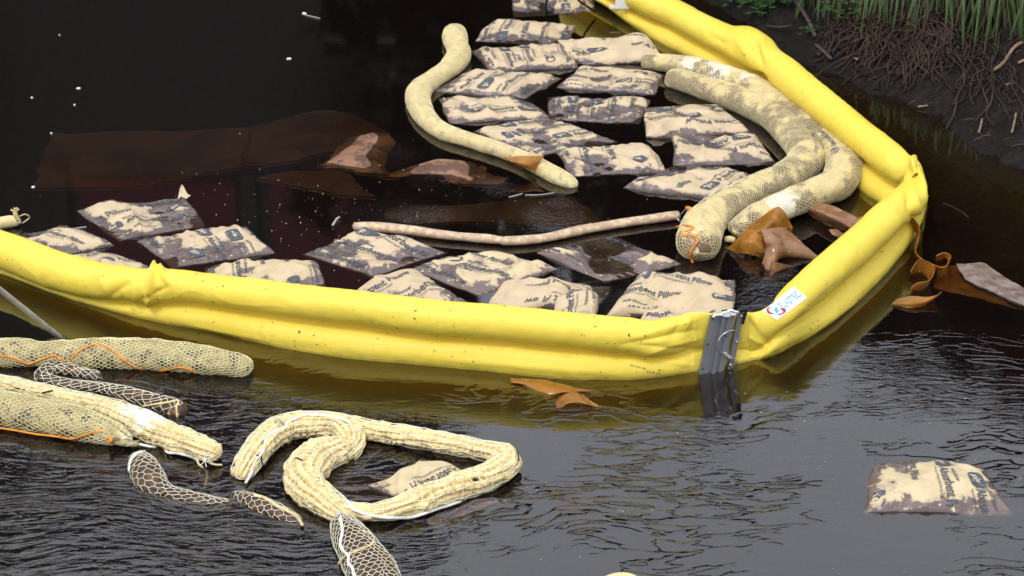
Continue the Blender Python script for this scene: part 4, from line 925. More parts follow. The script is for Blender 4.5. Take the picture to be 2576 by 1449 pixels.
f3 = [row(7, -120, 25, 60, .03), row(7, 100, 70, 62, .03), row(7, 400, 140, 64, .03), row(7, 700, 215, 80, .03), row(7, 950, 310, 108, .03), row(7, 1150, 405, 112, .03), row(7, 1350, 480, 98, .03), row(7, 1500, 540, 84, .03), row(7, 1590, 575, 66, .025)]
e3_, t3, b3 = sock(f3, 'long cream pleated sock in white square netting, rope tied round its right tip', 'pleat', 112, .0045, pleats(10, .34), cap=.5, capb=.5)
net(t3, 'square', .0265, .0014, M['net'], e3_, .004, k=.35, tw=1.0, jit=.16)
B3 = bvh(b3)
lcord(7, [(990, 490), (1080, 510), (1170, 520), (1220, 555), (1290, 555), (1370, 580), (1430, 600), (1490, 600)], .0048, M['rope'], e3_, 'rope', B3)
ro = []
for k in range(9):
    a = k * .75; ro.append([(1490, 600), (1490 + 55 * math.cos(a) * .7, 600 + 45 * math.sin(a)), (1490 + 70 * math.cos(a), 605 + 60 * math.sin(a) * .9)])
tuft = []
for q in ro:
    P = []
    for i, (x, y) in enumerate(q): h_, n_ = hit(B3, *D(7, x, y), .015); P.append(h_ + n_ * (.006 - .001 * i))
    tuft.append(cord(P, .0016, 5, .004))
mesh('knot_strands', *merge(tuft), M['rope'], e3_)
mesh('rope_end', *merge([cord([W(*D(7, *q), z) for q, z in [((1430, 605), .02), ((1440, 640), .008), ((1465, 660), .0), ((1500, 700), -.02), ((1495, 760), -.035), ((1480, 830), -.06)]], .0045, 6, .005),
                         cord([W(*D(7, *q), z) for q, z in [((1510, 610), .03), ((1550, 640), .012), ((1610, 645), .006)]], .004, 6, .005)]), M['rope_tan'], e3_)
f4 = [row(7, -160, 205, 138, .035), row(7, 100, 255, 142, .035), row(7, 350, 300, 140, .035), row(7, 550, 345, 134, .035), row(7, 700, 385, 118, .03), row(7, 820, 420, 92, .025), row(7, 890, 445, 55, .02), row(7, 950, 470, 28, .015)]
e4_, t4, b4 = sock(f4, 'thick olive sock in hexagonal netting gathered to a knot with a steel ring, left foreground', 'olivesock', disp=lump2, cap=.3, capb=.6)
net(t4, 'hex', .0160, .0014, M['net_olive'], e4_, .0024, k=1., jit=.12, tw=1.2)
B4 = bvh(b4)
lcord(7, [(-20, 375), (100, 392), (250, 420), (400, 438), (520, 450), (600, 430), (680, 408), (770, 400)], .0040, M['orange'], e4_, 'orange_cord', B4)
strn = []
for k in range(16):
    yy = -130 + 17 * k; strn.append(cord([hit(B4, *D(7, 640 + 20 * (k % 3), 380 + yy * .75), .02)[0] + np.array([0, -.002, .004]), hit(B4, *D(7, 790, 425 + yy * .55), .02)[0] + np.array([0, -.003, .005]), hit(B4, *D(7, 880, 455 + yy * .28), .02)[0] + np.array([0, -.003, .005]), W(*D(7, 930 + k % 4 * 6, 470 + yy * .08), .025)], .0011, 4, .01))
mesh('gathered_strands', *merge(strn), M['net_olive'], e4_)
rc = W(*D(7, 915, 478), .03); ths = np.linspace(0, 2 * np.pi, 14, endpoint=False)
mesh('steel_ring', *cord([rc + .020 * math.cos(a) * np.array([1, 0, 0]) + .014 * math.sin(a) * UPV for a in ths], .0032, 6, .004, True), M['steel'], e4_)
v, f = cord([W(*D(7, 790, 445), .035), W(*D(7, 850, 470), .035), W(*D(7, 900, 485), .025), W(*D(7, 960, 492), .018), W(*D(7, 1000, 488), .012)], .012, 10, .004)
mesh('knot', v + .004 * P3(fbm(v, 60, 2, 1), fbm(v, 60, 2, 2), fbm(v, 60, 2, 3)), f, M['olivesock'], e4_)
mesh('orange_cord_end', *cord([W(*D(7, 790, 440), .045), W(*D(7, 805, 465), .043), W(*D(7, 790, 480), .035)], .007, 6, .004), M['orange'], e4_)
f5 = [row(7, 1010, 590, 62, -0.017), row(7, 1035, 650, 96, 0.000), row(7, 1075, 730, 110, 0.002), row(7, 1130, 800, 96, -0.004), row(7, 1210, 850, 72, -0.012), row(7, 1290, 870, 62, -0.008), row(7, 1420, 905, 62, -0.014), row(7, 1560, 935, 62, -0.020), row(7, 1680, 950, 55, -0.024)]
e5_, t5, b5 = sock(f5, 'brown netted sock hooked like a question mark, sinking at its right end', 'brownsock', 56, .006)
net(t5, 'hex', .021, .0011, M['net'], e5_, .0035, jit=.15, tw=.8)
lcord(7, [(1050, 545), (985, 575), (950, 620), (935, 690)], .0042, M['rope'], e5_, 'rope', bvh(b5))
f6 = [row(7, 1690, 870, 34, -0.026), row(7, 1760, 890, 58, -0.008), row(7, 1880, 935, 68, 0.000), row(7, 2010, 990, 66, 0.000), row(7, 2120, 1040, 52, -0.008), row(7, 2190, 1070, 30, -0.018)]
e6_, t6, b6 = sock(f6, 'short brown netted sock pointing at the cream loop, with a tan rope along it', 'brownsock', 48, .006)
net(t6, 'hex', .022, .0011, M['net'], e6_, .0035, jit=.15)
lcord(7, [(1840, 872), (1920, 895), (2010, 950), (2090, 990), (2140, 1020), (2170, 1060), (2190, 1078)], .0058, M['rope_tan'], e6_, 'rope', bvh(b6))
f8 = [row(8, -70, 1050, 80, 0.006), row(8, -30, 1120, 110, 0.014), row(8, 20, 1200, 138, 0.019), row(8, 80, 1290, 158, 0.019), row(8, 140, 1400, 175, 0.019), row(8, 200, 1530, 185, 0.019), row(8, 260, 1680, 185, 0.014)]
e8_, t8, b8 = sock(f8, 'broad brown netted sock running off the bottom edge under a white rope', 'brownsock', 72, .006, lambda l, th, r, p: r * (.06 * fbm(p, 8, 3, 3) - .07 * np.exp(-(((th * 7 / 6.2832 + .4 * vn(p, 6.)) % 1 - .5) / .12) ** 2)), cap=.8)
net(t8, 'hex', .0205, .0011, M['net'], e8_, .0035, jit=.15, tw=-.6)
B8 = bvh(b8)
def L8(pts, r, mt, nm): return lcord(8, pts, r, M[mt], e8_, nm, B8, z=.02)
L8([(-65, 995), (-60, 1060), (-50, 1130), (-62, 1220), (-40, 1270), (-5, 1310), (0, 1360), (25, 1390), (45, 1460)], .0055, 'rope', 'rope')
L8([(90, 1128), (150, 1150), (172, 1190), (150, 1230), (60, 1270), (-20, 1300), (-85, 1360)], .0036, 'rope_tan', 'yellow_stalk')
mesh('steel_ring', *cord([W(*D(7, 2462, 1008), .05) + .010 * math.cos(a) * np.array([1, 0, 0]) + .010 * math.sin(a) * UPV for a in ths], .003, 6, .004, True), M['steel'], e8_)
# the two cream loops
pz = .03
f7 = [row(7, 1735, 755, 62, -.01), row(7, 1760, 690, 84, .012), row(7, 1830, 580, 98, .03), row(7, 1930, 455, 106, .035), row(7, 2080, 370, 104, .04), row(7, 2280, 345, 96, .045), row(7, 2450, 360, 92, .045), row(8, 0, 420, 92, .04), row(8, 20, 500, 80, .02), row(8, -40, 560, 90, .012), row(7, 2440, 540, 118, .03),
      row(7, 2290, 600, 140, .035), row(7, 2195, 720, 142, .035), row(7, 2250, 830, 128, .03), row(7, 2370, 920, 112, .025), row(7, 2480, 1000, 88, .015), row(8, -10, 1050, 60, .0)]
e7_, t7, b7 = sock(f7, 'cream pleated sock curled in an S left of the closed loop, carabiner on top', 'pleat', 120, .0045, pleats(12, .34, .040), cap=.5, capb=.9)
net(t7, 'square', .0270, .0015, M['net'], e7_, .004, k=.35, jit=.16, tw=.4)
f9 = [row(7, 2420, 330, 66, .02), row(8, 60, 370, 74, .03), row(8, 250, 408, 76, .03), row(8, 500, 448, 78, .03), row(8, 750, 492, 76, .03), row(8, 960, 535, 78, .03), row(8, 1105, 575, 92, .035), row(8, 1130, 640, 100, .035), row(8, 1030, 715, 104, .035), row(8, 850, 785, 112, .035),
      row(8, 620, 860, 108, .035), row(8, 400, 940, 92, .03), row(8, 200, 985, 72, .025), row(8, 60, 985, 66, .02), row(8, -50, 950, 62, .012)]
e9_, t9, b9 = sock(f9, 'cream pleated sock forming the big closed loop right of the S-curled one', 'pleat', 112, .0045, pleats(8, .36, .034), cap=.5, capb=.7)
net(t9, 'square', .0275, .0015, M['net'], e9_, .004, k=.35, jit=.16, tw=-.3)
B79 = bvh(b7, b9)
lcord(7, [(1780, 775), (1810, 710), (1850, 625), (1900, 545), (1935, 455), (2000, 400), (2070, 370), (2080, 340), (2170, 300), (2250, 280), (2340, 290), (2450, 310), (2536, 345)], .0050, M['rope'], e7_, 'rope', B79)
carabiner(7, 2000, 338, 2105, 425, B79, e7_, .016)
lcord(7, [(1860, 580), (1885, 590), (1890, 630), (1905, 655)], .0045, M['black'], e7_, 'black_tie', B79)
lcord(7, [(2430, 840), (2480, 870), (2520, 920), (2545, 955)], .0050, M['rope'], e9_, 'rope', B79)
lcord(8, [(-10, 925), (40, 975), (130, 1005), (250, 1022), (350, 1028), (440, 1015), (540, 995), (640, 955), (720, 935), (800, 905)], .0058, M['rope'], e9_, 'rope', B79)

v, f = cord([W(*D(6, 375, 468), .01), W(*D(6, 405, 465), .016), W(*D(6, 435, 475), .01)], .014, 10, .004)
mesh('tied_knot', v, f, M['rope_tan'], sockA)
bp = [W(1520, 1462, .0), W(1545, 1453, .006), W(1575, 1451, .006), W(1602, 1460, .0)]
tag(mesh('floating_scrap', *cord(bp, .014, 10, .006), M['rope_tan']), 'rounded cream scrap just entering at the bottom edge', 'debris')

# ------------------------------------------------------------------ loose sheets
def sheet(name, label, cat, rg, grid, mat, th=.0035, nu=40, nv=26, amp=.004, f=16, group=None, parent=None, kind=None):
    """grid: rows of (x, y, z) in the photo region, smoothed into a limp sheet of real thickness"""
    G = np.array([[W(*D(rg, x, y), z) if rg else W(x, y, z) for x, y, z in r] for r in grid]); n, m, _ = G.shape
    A = np.stack([catmull(G[:, j], np.linspace(0, n - 1, nu)) for j in range(m)], 1)
    B = np.stack([catmull(A[i], np.linspace(0, m - 1, nv)) for i in range(nu)], 0)
    a = np.gradient(B, axis=0); b = np.gradient(B, axis=1); nn = np.cross(a, b); nn /= np.linalg.norm(nn, axis=-1)[..., None] + 1e-9
    nn = nn * np.where((nn @ -FW) < 0, -1, 1)[..., None]
    B = B + nn * (amp * fbm(B, f, 3, 7))[..., None]; e = P3(fbm(B, 9, 3, 1), fbm(B, 9, 3, 2), 0 * B[..., 0]) * (.020 if name == 'soaked_pad' else .007)
    U, Vv = np.meshgrid(np.abs(np.linspace(-1, 1, nu)), np.abs(np.linspace(-1, 1, nv)), indexing='ij'); B = B + e * (np.maximum(U, Vv) ** 4)[..., None]
    k = nu * nv; V = np.concatenate([B.reshape(-1, 3), (B - nn * th).reshape(-1, 3)]); F = gridF(nu, nv); idx = np.arange(k).reshape(nu, nv)
    rim = np.concatenate([idx[:-1, 0], idx[-1, :-1], idx[1:, -1][::-1], idx[0, 1:][::-1]]); r2 = np.roll(rim, -1)
    o = mesh(name, V, np.vstack([F, F[:, ::-1] + k, np.stack([rim, rim + k, r2 + k, r2], -1)]), M[mat], parent)
    if parent is None: tag(o, label, cat, group, kind)
    return o
cs = empty('crumpled_sheet', W(*D(6, 680, 560)), 'amber sheet folded into an arch and flaps in front of the thick socks', 'sorbent sheet')
sheet('folded_arch', '', '', 6, [[(515, 385, .05), (610, 325, .10), (735, 232, .15), (800, 270, .13), (850, 372, .06)], [(560, 430, .07), (640, 385, .11), (730, 330, .13), (780, 360, .10), (852, 400, .05)], [(610, 460, .05), (670, 440, .08), (720, 430, .07), (770, 445, .05), (820, 480, .0)]], 'amber', parent=cs)
sheet('left_flap', '', '', 6, [[(520, 385, .08), (585, 400, .09), (640, 440, .08), (655, 500, .05)], [(450, 470, .04), (520, 470, .07), (600, 500, .06), (650, 560, .03)], [(385, 535, .0), (470, 565, .012), (560, 575, .015), (630, 610, -.012)]], 'amber', parent=cs)
sheet('right_flap', '', '', 6, [[(618, 392, .11), (700, 380, .11), (790, 372, .09), (800, 388, .07)], [(645, 470, .09), (740, 470, .085), (830, 482, .06), (960, 520, .035)], [(665, 540, .05), (740, 555, .05), (830, 560, .03), (1055, 612, -.004)], [(640, 640, .0), (690, 690, .0), (760, 620, -.004), (860, 610, -.012)]], 'pinkish', parent=cs)
sheet('lower_corner', '', '', 6, [[(703, 622, .045), (760, 635, .035), (860, 662, .004)], [(706, 680, .02), (750, 690, .01), (800, 690, .0)], [(705, 745, -.006), (730, 730, -.01), (760, 712, -.012)]], 'pinkish', parent=cs)
rl = empty('folded_sheet', W(*D(6, 1250, 300)), 'pinkish brown sheet doubled over beside the boom, behind the amber folds', 'sorbent sheet')
sheet('upper_fold', '', '', 6, [[(1060, 195, .05), (1160, 225, .06), (1250, 270, .06), (1340, 320, .05)], [(1000, 240, .045), (1100, 285, .055), (1200, 330, .055), (1290, 385, .04)], [(975, 285, .005), (1075, 335, .005), (1180, 385, .0), (1270, 430, -.01)]], 'pinkish', parent=rl)
sheet('back_fold', '', '', 6, [[(1330, 300, .06), (1420, 288, .05), (1500, 300, .03)], [(1250, 370, .04), (1340, 350, .05), (1420, 330, .04)], [(1240, 400, .01), (1310, 400, .01), (1380, 390, .0)]], 'pinkish', parent=rl)
sheet('torn_sheet_corner', 'small pale wet sheet corner under the doubled brown sheet', 'sorbent sheet', 6, [[(1115, 395, .008), (1180, 395, .012), (1250, 440, .006)], [(1140, 430, .0), (1190, 450, .004), (1225, 470, -.006)]], 'pinkish', nu=14, nv=14)
sheet('amber_flap', 'amber triangle of sheet lying across the tail of the thin sock', 'sorbent sheet', 2, [[(1105, 1140, .075), (1250, 1128, .08), (1412, 1128, .085)], [(1160, 1170, .07), (1270, 1180, .07), (1380, 1180, .06)], [(1215, 1205, .045), (1280, 1225, .04), (1335, 1252, .02)]], 'amber', nu=20, nv=20, amp=.002)
sheet('curling_sheet', 'amber sheet hooked over the boom edge and curling down to the water at the right', 'sorbent sheet', 6, [[(1610, 425, .055), (1680, 345, .09), (1735, 320, .10), (1778, 400, .085), (1768, 470, .06), (1752, 560, .03), (1800, 620, .015)],
     [(1625, 450, .03), (1690, 385, .05), (1725, 372, .055), (1752, 430, .04), (1745, 490, .02), (1740, 580, -.01), (1780, 650, -.02)]], 'amber', nu=16, nv=60, amp=.001)
sheet('curling_sheet', 'amber ribbon standing in an S between the boom and the leaf-shaped scrap', 'sorbent sheet', 6, [[(1715, 710, .02), (1770, 620, .06), (1850, 640, .065), (1878, 700, .06), (1840, 770, .045), (1760, 790, .04), (1722, 830, .02)],
     [(1735, 760, -.03), (1780, 720, -.01), (1830, 735, .0), (1850, 790, -.01), (1820, 840, -.02), (1780, 860, -.02), (1745, 870, -.03)]], 'amber', nu=16, nv=60, amp=.001)
sheet('curling_sheet', 'small amber ribbon loop on the far side of the S-shaped ribbon', 'sorbent sheet', 6, [[(1860, 640, .04), (1930, 665, .045), (1990, 640, .05), (2008, 590, .05), (1970, 568, .045), (1900, 590, .03)],
     [(1870, 680, -.01), (1935, 690, .012), (1980, 665, .02), (1988, 625, .02), (1955, 605, .01), (1890, 630, -.01)]], 'amber', nu=12, nv=48, amp=.001)
sheet('leaf_scrap', 'leaf-shaped amber scrap floating below the ribbons on the right', 'sorbent sheet', 6, [[(1620, 900, .02), (1720, 882, .03), (1850, 882, .032), (1940, 855, .045)], [(1585, 935, .005), (1700, 925, .02), (1820, 920, .02), (1915, 875, .03)], [(1600, 948, -.004), (1700, 962, .0), (1800, 945, .0), (1880, 905, .002)]], 'amber', nu=18, nv=30, amp=.002)
sheet('wet_sheet', 'long grey-brown wet sheet cut by the right edge of the photo', 'sorbent sheet', 6, [[(2040, 645, .006), (2140, 640, .014), (2240, 635, .008), (2330, 700, .012), (2560, 830, .010), (2800, 980, .0)], [(2075, 700, .004), (2180, 700, .012), (2300, 740, .014), (2420, 800, .010), (2600, 900, .010), (2800, 1020, .0)], [(2110, 760, .0), (2200, 800, .006), (2300, 840, .008), (2420, 900, .006), (2560, 958, .004), (2800, 1060, -.01)]], 'greysheet', nu=40, nv=60)
sheet('sunken_sheet', 'amber sheet lying under the surface beside the long wet sheet at the right', 'sorbent sheet', 6, [[(1900, 690, -.02), (2040, 650, -.015), (2150, 640, -.02)], [(1890, 760, -.03), (2080, 740, -.02), (2250, 760, -.02)], [(1890, 810, -.02), (2150, 860, -.012), (2420, 930, -.012)], [(1900, 830, -.03), (2200, 890, -.01), (2560, 985, -.012)]], 'amber', nu=36, nv=30)
sheet('drooping_sheet', 'amber sheet drifting at the waterline in front of the boom, with one curl', 'sorbent sheet', 8, [[(1170, 15, .012), (1330, 18, .016), (1500, 50, .016), (1640, 85, .010), (1760, 105, .003)], [(1175, 45, .004), (1330, 60, .010), (1480, 90, .012), (1600, 110, .006), (1740, 112, .0)], [(1200, 60, -.02), (1310, 100, -.006), (1440, 130, .0), (1540, 125, .0), (1640, 118, -.006)], [(1290, 120, -.04), (1370, 150, -.035), (1440, 170, -.02), (1500, 150, -.02), (1600, 130, -.02)]], 'amber', nu=36, nv=40, amp=.002)
sheet('curl_scrap', 'curled amber lip rising from the drooping sheet before the boom', 'sorbent sheet', 8, [[(1490, 235, .0), (1480, 190, .02), (1520, 140, .035), (1600, 110, .04), (1668, 130, .035), (1650, 150, .02)], [(1520, 240, -.006), (1560, 200, .006), (1620, 190, .008), (1700, 200, .006), (1780, 220, .004), (1850, 240, .0)]], 'amber', nu=24, nv=40, amp=.001)
# dark soaked pads at the surface of the still water
def zz(x, y, k): return .004 + .012 * math.sin(x * .011 + y * .02 + k)
def pad(label, rg, rows_, amp, f=5, k=0, th=.012, nu=60, nv=60, mat='sunken'):
    return sheet('soaked_pad', label, 'sorbent pad', rg, rows_, mat, th, nu, nv, amp, f, 'dark soaked pads just under the surface')
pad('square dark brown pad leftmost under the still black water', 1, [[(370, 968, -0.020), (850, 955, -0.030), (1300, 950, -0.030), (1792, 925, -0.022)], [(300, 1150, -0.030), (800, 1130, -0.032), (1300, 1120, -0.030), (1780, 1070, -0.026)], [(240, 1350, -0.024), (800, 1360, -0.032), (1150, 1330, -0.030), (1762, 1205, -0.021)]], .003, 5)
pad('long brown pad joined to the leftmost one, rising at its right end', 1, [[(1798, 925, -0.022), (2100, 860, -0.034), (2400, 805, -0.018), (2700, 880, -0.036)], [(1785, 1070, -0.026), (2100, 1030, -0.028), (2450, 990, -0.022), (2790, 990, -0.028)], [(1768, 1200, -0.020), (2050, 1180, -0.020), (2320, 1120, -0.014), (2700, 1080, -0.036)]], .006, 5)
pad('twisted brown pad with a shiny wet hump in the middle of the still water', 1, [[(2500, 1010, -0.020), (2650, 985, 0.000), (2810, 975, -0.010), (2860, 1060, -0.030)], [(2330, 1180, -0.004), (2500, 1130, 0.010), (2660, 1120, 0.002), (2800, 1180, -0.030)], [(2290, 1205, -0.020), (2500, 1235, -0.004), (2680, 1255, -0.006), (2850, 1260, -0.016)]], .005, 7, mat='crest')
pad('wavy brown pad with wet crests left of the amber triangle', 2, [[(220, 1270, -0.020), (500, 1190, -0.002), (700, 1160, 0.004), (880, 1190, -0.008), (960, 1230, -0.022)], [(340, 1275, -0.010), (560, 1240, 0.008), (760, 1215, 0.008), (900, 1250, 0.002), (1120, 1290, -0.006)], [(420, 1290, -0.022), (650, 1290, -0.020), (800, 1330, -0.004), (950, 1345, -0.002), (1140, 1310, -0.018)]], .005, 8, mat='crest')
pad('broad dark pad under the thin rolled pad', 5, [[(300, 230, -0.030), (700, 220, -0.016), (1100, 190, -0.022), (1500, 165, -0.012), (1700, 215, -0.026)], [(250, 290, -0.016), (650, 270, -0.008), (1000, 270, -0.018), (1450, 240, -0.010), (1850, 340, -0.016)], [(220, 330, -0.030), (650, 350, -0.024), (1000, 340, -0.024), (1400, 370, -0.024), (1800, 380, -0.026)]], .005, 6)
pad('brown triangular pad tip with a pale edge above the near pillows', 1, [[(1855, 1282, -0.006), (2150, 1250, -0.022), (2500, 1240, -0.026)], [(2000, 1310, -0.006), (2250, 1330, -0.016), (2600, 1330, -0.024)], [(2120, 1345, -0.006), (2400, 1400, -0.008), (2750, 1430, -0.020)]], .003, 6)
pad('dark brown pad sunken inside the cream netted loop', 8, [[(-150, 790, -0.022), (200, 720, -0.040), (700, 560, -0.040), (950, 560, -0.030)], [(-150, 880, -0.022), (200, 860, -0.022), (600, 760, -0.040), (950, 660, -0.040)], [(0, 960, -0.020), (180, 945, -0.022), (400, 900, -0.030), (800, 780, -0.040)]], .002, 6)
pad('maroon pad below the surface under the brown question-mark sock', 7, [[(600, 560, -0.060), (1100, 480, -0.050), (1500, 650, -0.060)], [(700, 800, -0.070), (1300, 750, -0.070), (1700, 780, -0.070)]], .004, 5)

# ------------------------------------------------------------------ pole, cords, floating bits
pole = empty('pole', W(*D(4, 460, 1200)), 'thin grey-white pole slanting into the water at the left edge', 'pole')
pa = W(*D(4, 480, 1215), -.05); pb_ = W(-30, 705, .50)
mesh('shaft', *cord([pa, pa + (pb_ - pa) * .5, pb_ + (pb_ - pa) * .3], .0105, 12, .03), M['pole'], pole)
mesh('shaft_stripe', *cord([pa + UPV * .009, pb_ + (pb_ - pa) * .28 + UPV * .009], .003, 5, .05), M['white'], pole)
bl = [W(*D(2, x, y), z) for x, y, z in [(1425, 95, .0), (1418, 50, .06), (1440, -20, .14), (1520, -90, .2), (1600, -70, .18), (1650, -5, .14), (1700, 35, .08), (1780, 85, .02)]]
tag(mesh('black_line', *cord(bl, .006, 6, .02), M['black']), 'black line looped over the farthest pillow by the boom top', 'cord')
g = random.Random(4)
def fleck(P, s, mat, name, label, grp=None, cat='debris'):
    k = 7; V = [P + np.array([s * g.uniform(.6, 1.2) * math.cos(a), s * .8 * g.uniform(.6, 1.2) * math.sin(a), .003 + g.uniform(0, .002)]) for a in np.linspace(0, 6.28, k, endpoint=False)]
    V2 = [v * 1 - np.array([0, 0, .004]) for v in V]; top = P + np.array([0, 0, .007])
    F = [(i, (i + 1) % k, 2 * k) for i in range(k)] + [(i + k, (i + 1) % k + k, (i + 1) % k, i) for i in range(k)]
    return tag(mesh(name, V + V2 + [top], F, M[mat], smooth=False), label, cat, grp)
FL = [((2205, 100), 1, .016, 'white scrap with a stem at the top of the black water'), ((2095, 428), 1, .012, 'small white fleck below the stemmed scrap'), ((570, 642), 1, .010, 'pale square fleck in the upper left water'),
      ((232, 710), 1, .006, 'tiny fleck left of the pale square one'), ((540, 762), 1, .005, 'tiny fleck below the pale square one'), ((432, 256), 1, .006, 'olive fleck high in the upper left water'),
      ((372, 968), 1, .005, 'white speck on the corner of the square brown pad'), ((240, 1358), 1, .007, 'white specks at the near edge of the square brown pad')]
for (x, y), rg, s, lab in FL: fleck(W(*D(rg, x, y), .0), s, 'white' if 'olive' not in lab else 'rope_tan', 'floating_fleck', lab)
tag(mesh('twig', *cord([W(*D(1, 2210, 108), .004), W(*D(1, 2318, 133), .004)], .0028, 5), M['pole']), 'thin pale stem lying by the white scrap, top left', 'twig')
# countless crumbs
V = []; F = []; n = 0
def crumb(P, s):
    global n
    a = g.uniform(0, 6.28); q = [P + np.array([s * math.cos(a + b) * g.uniform(.5, 1.3), s * math.sin(a + b) * g.uniform(.5, 1.3), .0022]) for b in (0, 1.6, 3.1, 4.7)]
    V.extend(q + [P + np.array([0, 0, .005])]); F.extend([(n, n + 1, n + 4), (n + 1, n + 2, n + 4), (n + 2, n + 3, n + 4), (n + 3, n, n + 4)]); n += 5
for k in range(170):
    x, y = g.gauss(900, 330), g.gauss(560, 90); crumb(W(x, min(max(y, 300), 900)), g.choice([.0010, .0014, .002, .0032]))
for k in range(120): crumb(W(g.uniform(0, 2576), g.uniform(1050, 1449)), g.choice([.0010, .0015, .0025]))
for k in range(26): crumb(W(g.gauss(2180, 200), g.gauss(1050, 70)), g.choice([.0015, .002, .003]))
tag(mesh('floating_crumbs', V, F, M['rope_tan'], smooth=False), 'tiny pale crumbs scattered on the water', kind='stuff')
def stick(rg, pts, r, mat, label, z=.006, name='twig', cat='twig'):
    return tag(mesh(name, *cord([W(*D(rg, x, y), z) for x, y in pts], r, 5, .01), M[mat]), label, cat)
stick(5, [(1150, 160), (1200, 148), (1250, 135)], .0025, 'pole', 'short pale straw left of the two on the still water', .003)
stick(5, [(1268, 145), (1380, 143), (1480, 128)], .0025, 'pole', 'long pale straw just below the thin sock tail', .003)
stick(4, [(2410, 365), (2440, 320), (2460, 305)], .005, 'pole', 'short pale stick near the left end of the rolled pad', .008)
stick(4, [(510, 392), (560, 385), (625, 376)], .003, 'pole', 'thin straw between the tied tip and the frayed pillow', .003)
stick(6, [(1950, 205), (2010, 230), (2080, 265), (2110, 290), (2135, 308)], .004, 'twig', 'wet dark twig floating outside the boom at the upper right', .004)
B3_ = bvh(b3, b7, b9)
def onsock(rg, pts, r, label):
    P = [hit(B3_, *D(rg, x, y), .02) for x, y in pts]; tag(mesh('twig', *cord([a + b * .006 for a, b in P], r, 5, .006), M['twig']), label, 'twig')
onsock(7, [(312, 122), (350, 115), (385, 106)], .003, 'black twig lying on the long cream sock at the left')
onsock(7, [(105, 92), (150, 103), (230, 118)], .0022, 'thin black twig caught in the far left netting')
onsock(7, [(2135, 600), (2160, 603), (2185, 615)], .0028, 'short black twig on the pale turn of the S-curled sock')
onsock(8, [(895, 742), (905, 744), (912, 745)], .006, 'black seed pod on the lower side of the closed loop')
onsock(8, [(1190, 520), (1205, 560), (1212, 620)], .0025, 'dark green blade caught on the right turn of the closed loop')

# ------------------------------------------------------------------ the bank: grass, roots, weeds, sticks
def G(x, y):
    d = ray(x, y); o = np.array([0, 0, CAM_H]); t_ = np.arange(8.5, 18, .02); P = o + d * t_[:, None]; h_ = ground_h(P[:, 0], P[:, 1])
    k = np.argmax(P[:, 2] < h_); return P[k]
M['blade'] = simple('green_grass', (.034, .062, .010), .5, .35, var=.25, vs=14); M['straw'] = simple('dry_grass', (.085, .06, .03), .7, .3, var=.25, vs=14)
M['root'] = simple('brown_roots', (.045, .027, .018), .8, .3, var=.3, vs=10); M['weed'] = simple('weed_leaves', (.024, .070, .012), .5, .35, var=.25, vs=14)
def blades(base, n, spread, Lr, wr_, droop, rs, lean=(0, -1)):
    V = []; F = []; c = 0
    for k in range(n):
        b = base + np.array([rs.gauss(0, spread), rs.gauss(0, spread * .5), rs.uniform(-.03, .03)]); L = rs.uniform(*Lr); w = rs.uniform(*wr_)
        a = math.atan2(lean[1], lean[0]) + rs.gauss(0, .45); d = np.array([math.cos(a), math.sin(a), 0]); s = np.array([-d[1], d[0], 0]) * w
        up = rs.uniform(.05, .30) * L; S = 9
        for i in range(S):
            q = i / (S - 1); P = b + d * L * (.30 * q + .10 * q * q) + np.array([0, 0, up * math.sin(q * 2.2) - droop * L * q ** 1.6]); P = P + s * .8 * math.sin(q * 5 + k)
            ww = (1 - q) ** .6 * (.35 + .65 * min(1, q * 5)) + .04
            V += [P - s * ww, P + np.array([0, -.002, -.25 * w]), P + s * ww]
        for i in range(S - 1):
            o = c + 3 * i; F += [(o, o + 1, o + 4, o + 3), (o + 1, o + 2, o + 5, o + 4)]
        c += 3 * S
    return V, F
TU = [((2110, -30), 'grass tuft hanging over the bank, leftmost of the row', 10, .34), ((2190, -15), 'grass tuft second from the left along the bank top', 12, .36), ((2270, -25), 'thin grass tuft above the left part of the roots', 10, .32), ((2345, -20), 'dry grass tuft right above the root tangle', 9, .34),
      ((2430, -25), 'broad-leaved grass tuft to the right of the roots', 14, .50), ((2500, -25), 'thick grass tuft second from the right corner', 14, .50), ((2570, -10), 'grass tuft in the top right corner', 14, .46), ((2040, -40), 'small grass tuft above the leafy weed', 7, .26)]
rs = random.Random(8)
def tuftpos(x, y):
    P = G(x, max(y, 0)); P = P + np.array([0, -.02, .05 + .002 * max(0, -y)]); return P
for (x, y), lab, n_, L in TU:
    P = tuftpos(x, y); e = empty('grass_tuft', P, lab, 'grass', 'grass tufts hanging over the mud bank')
    mesh('green_blades', *blades(P, n_ * 2, .085, (L * .7, L * 1.35), (.005, .012), .80, rs), M['blade'], e, smooth=False)
    mesh('dry_blades', *blades(P + np.array([0, .02, 0]), n_ + 4, .09, (L * .5, L * 1.0), (.0025, .005), .85, rs), M['straw'], e, smooth=False)
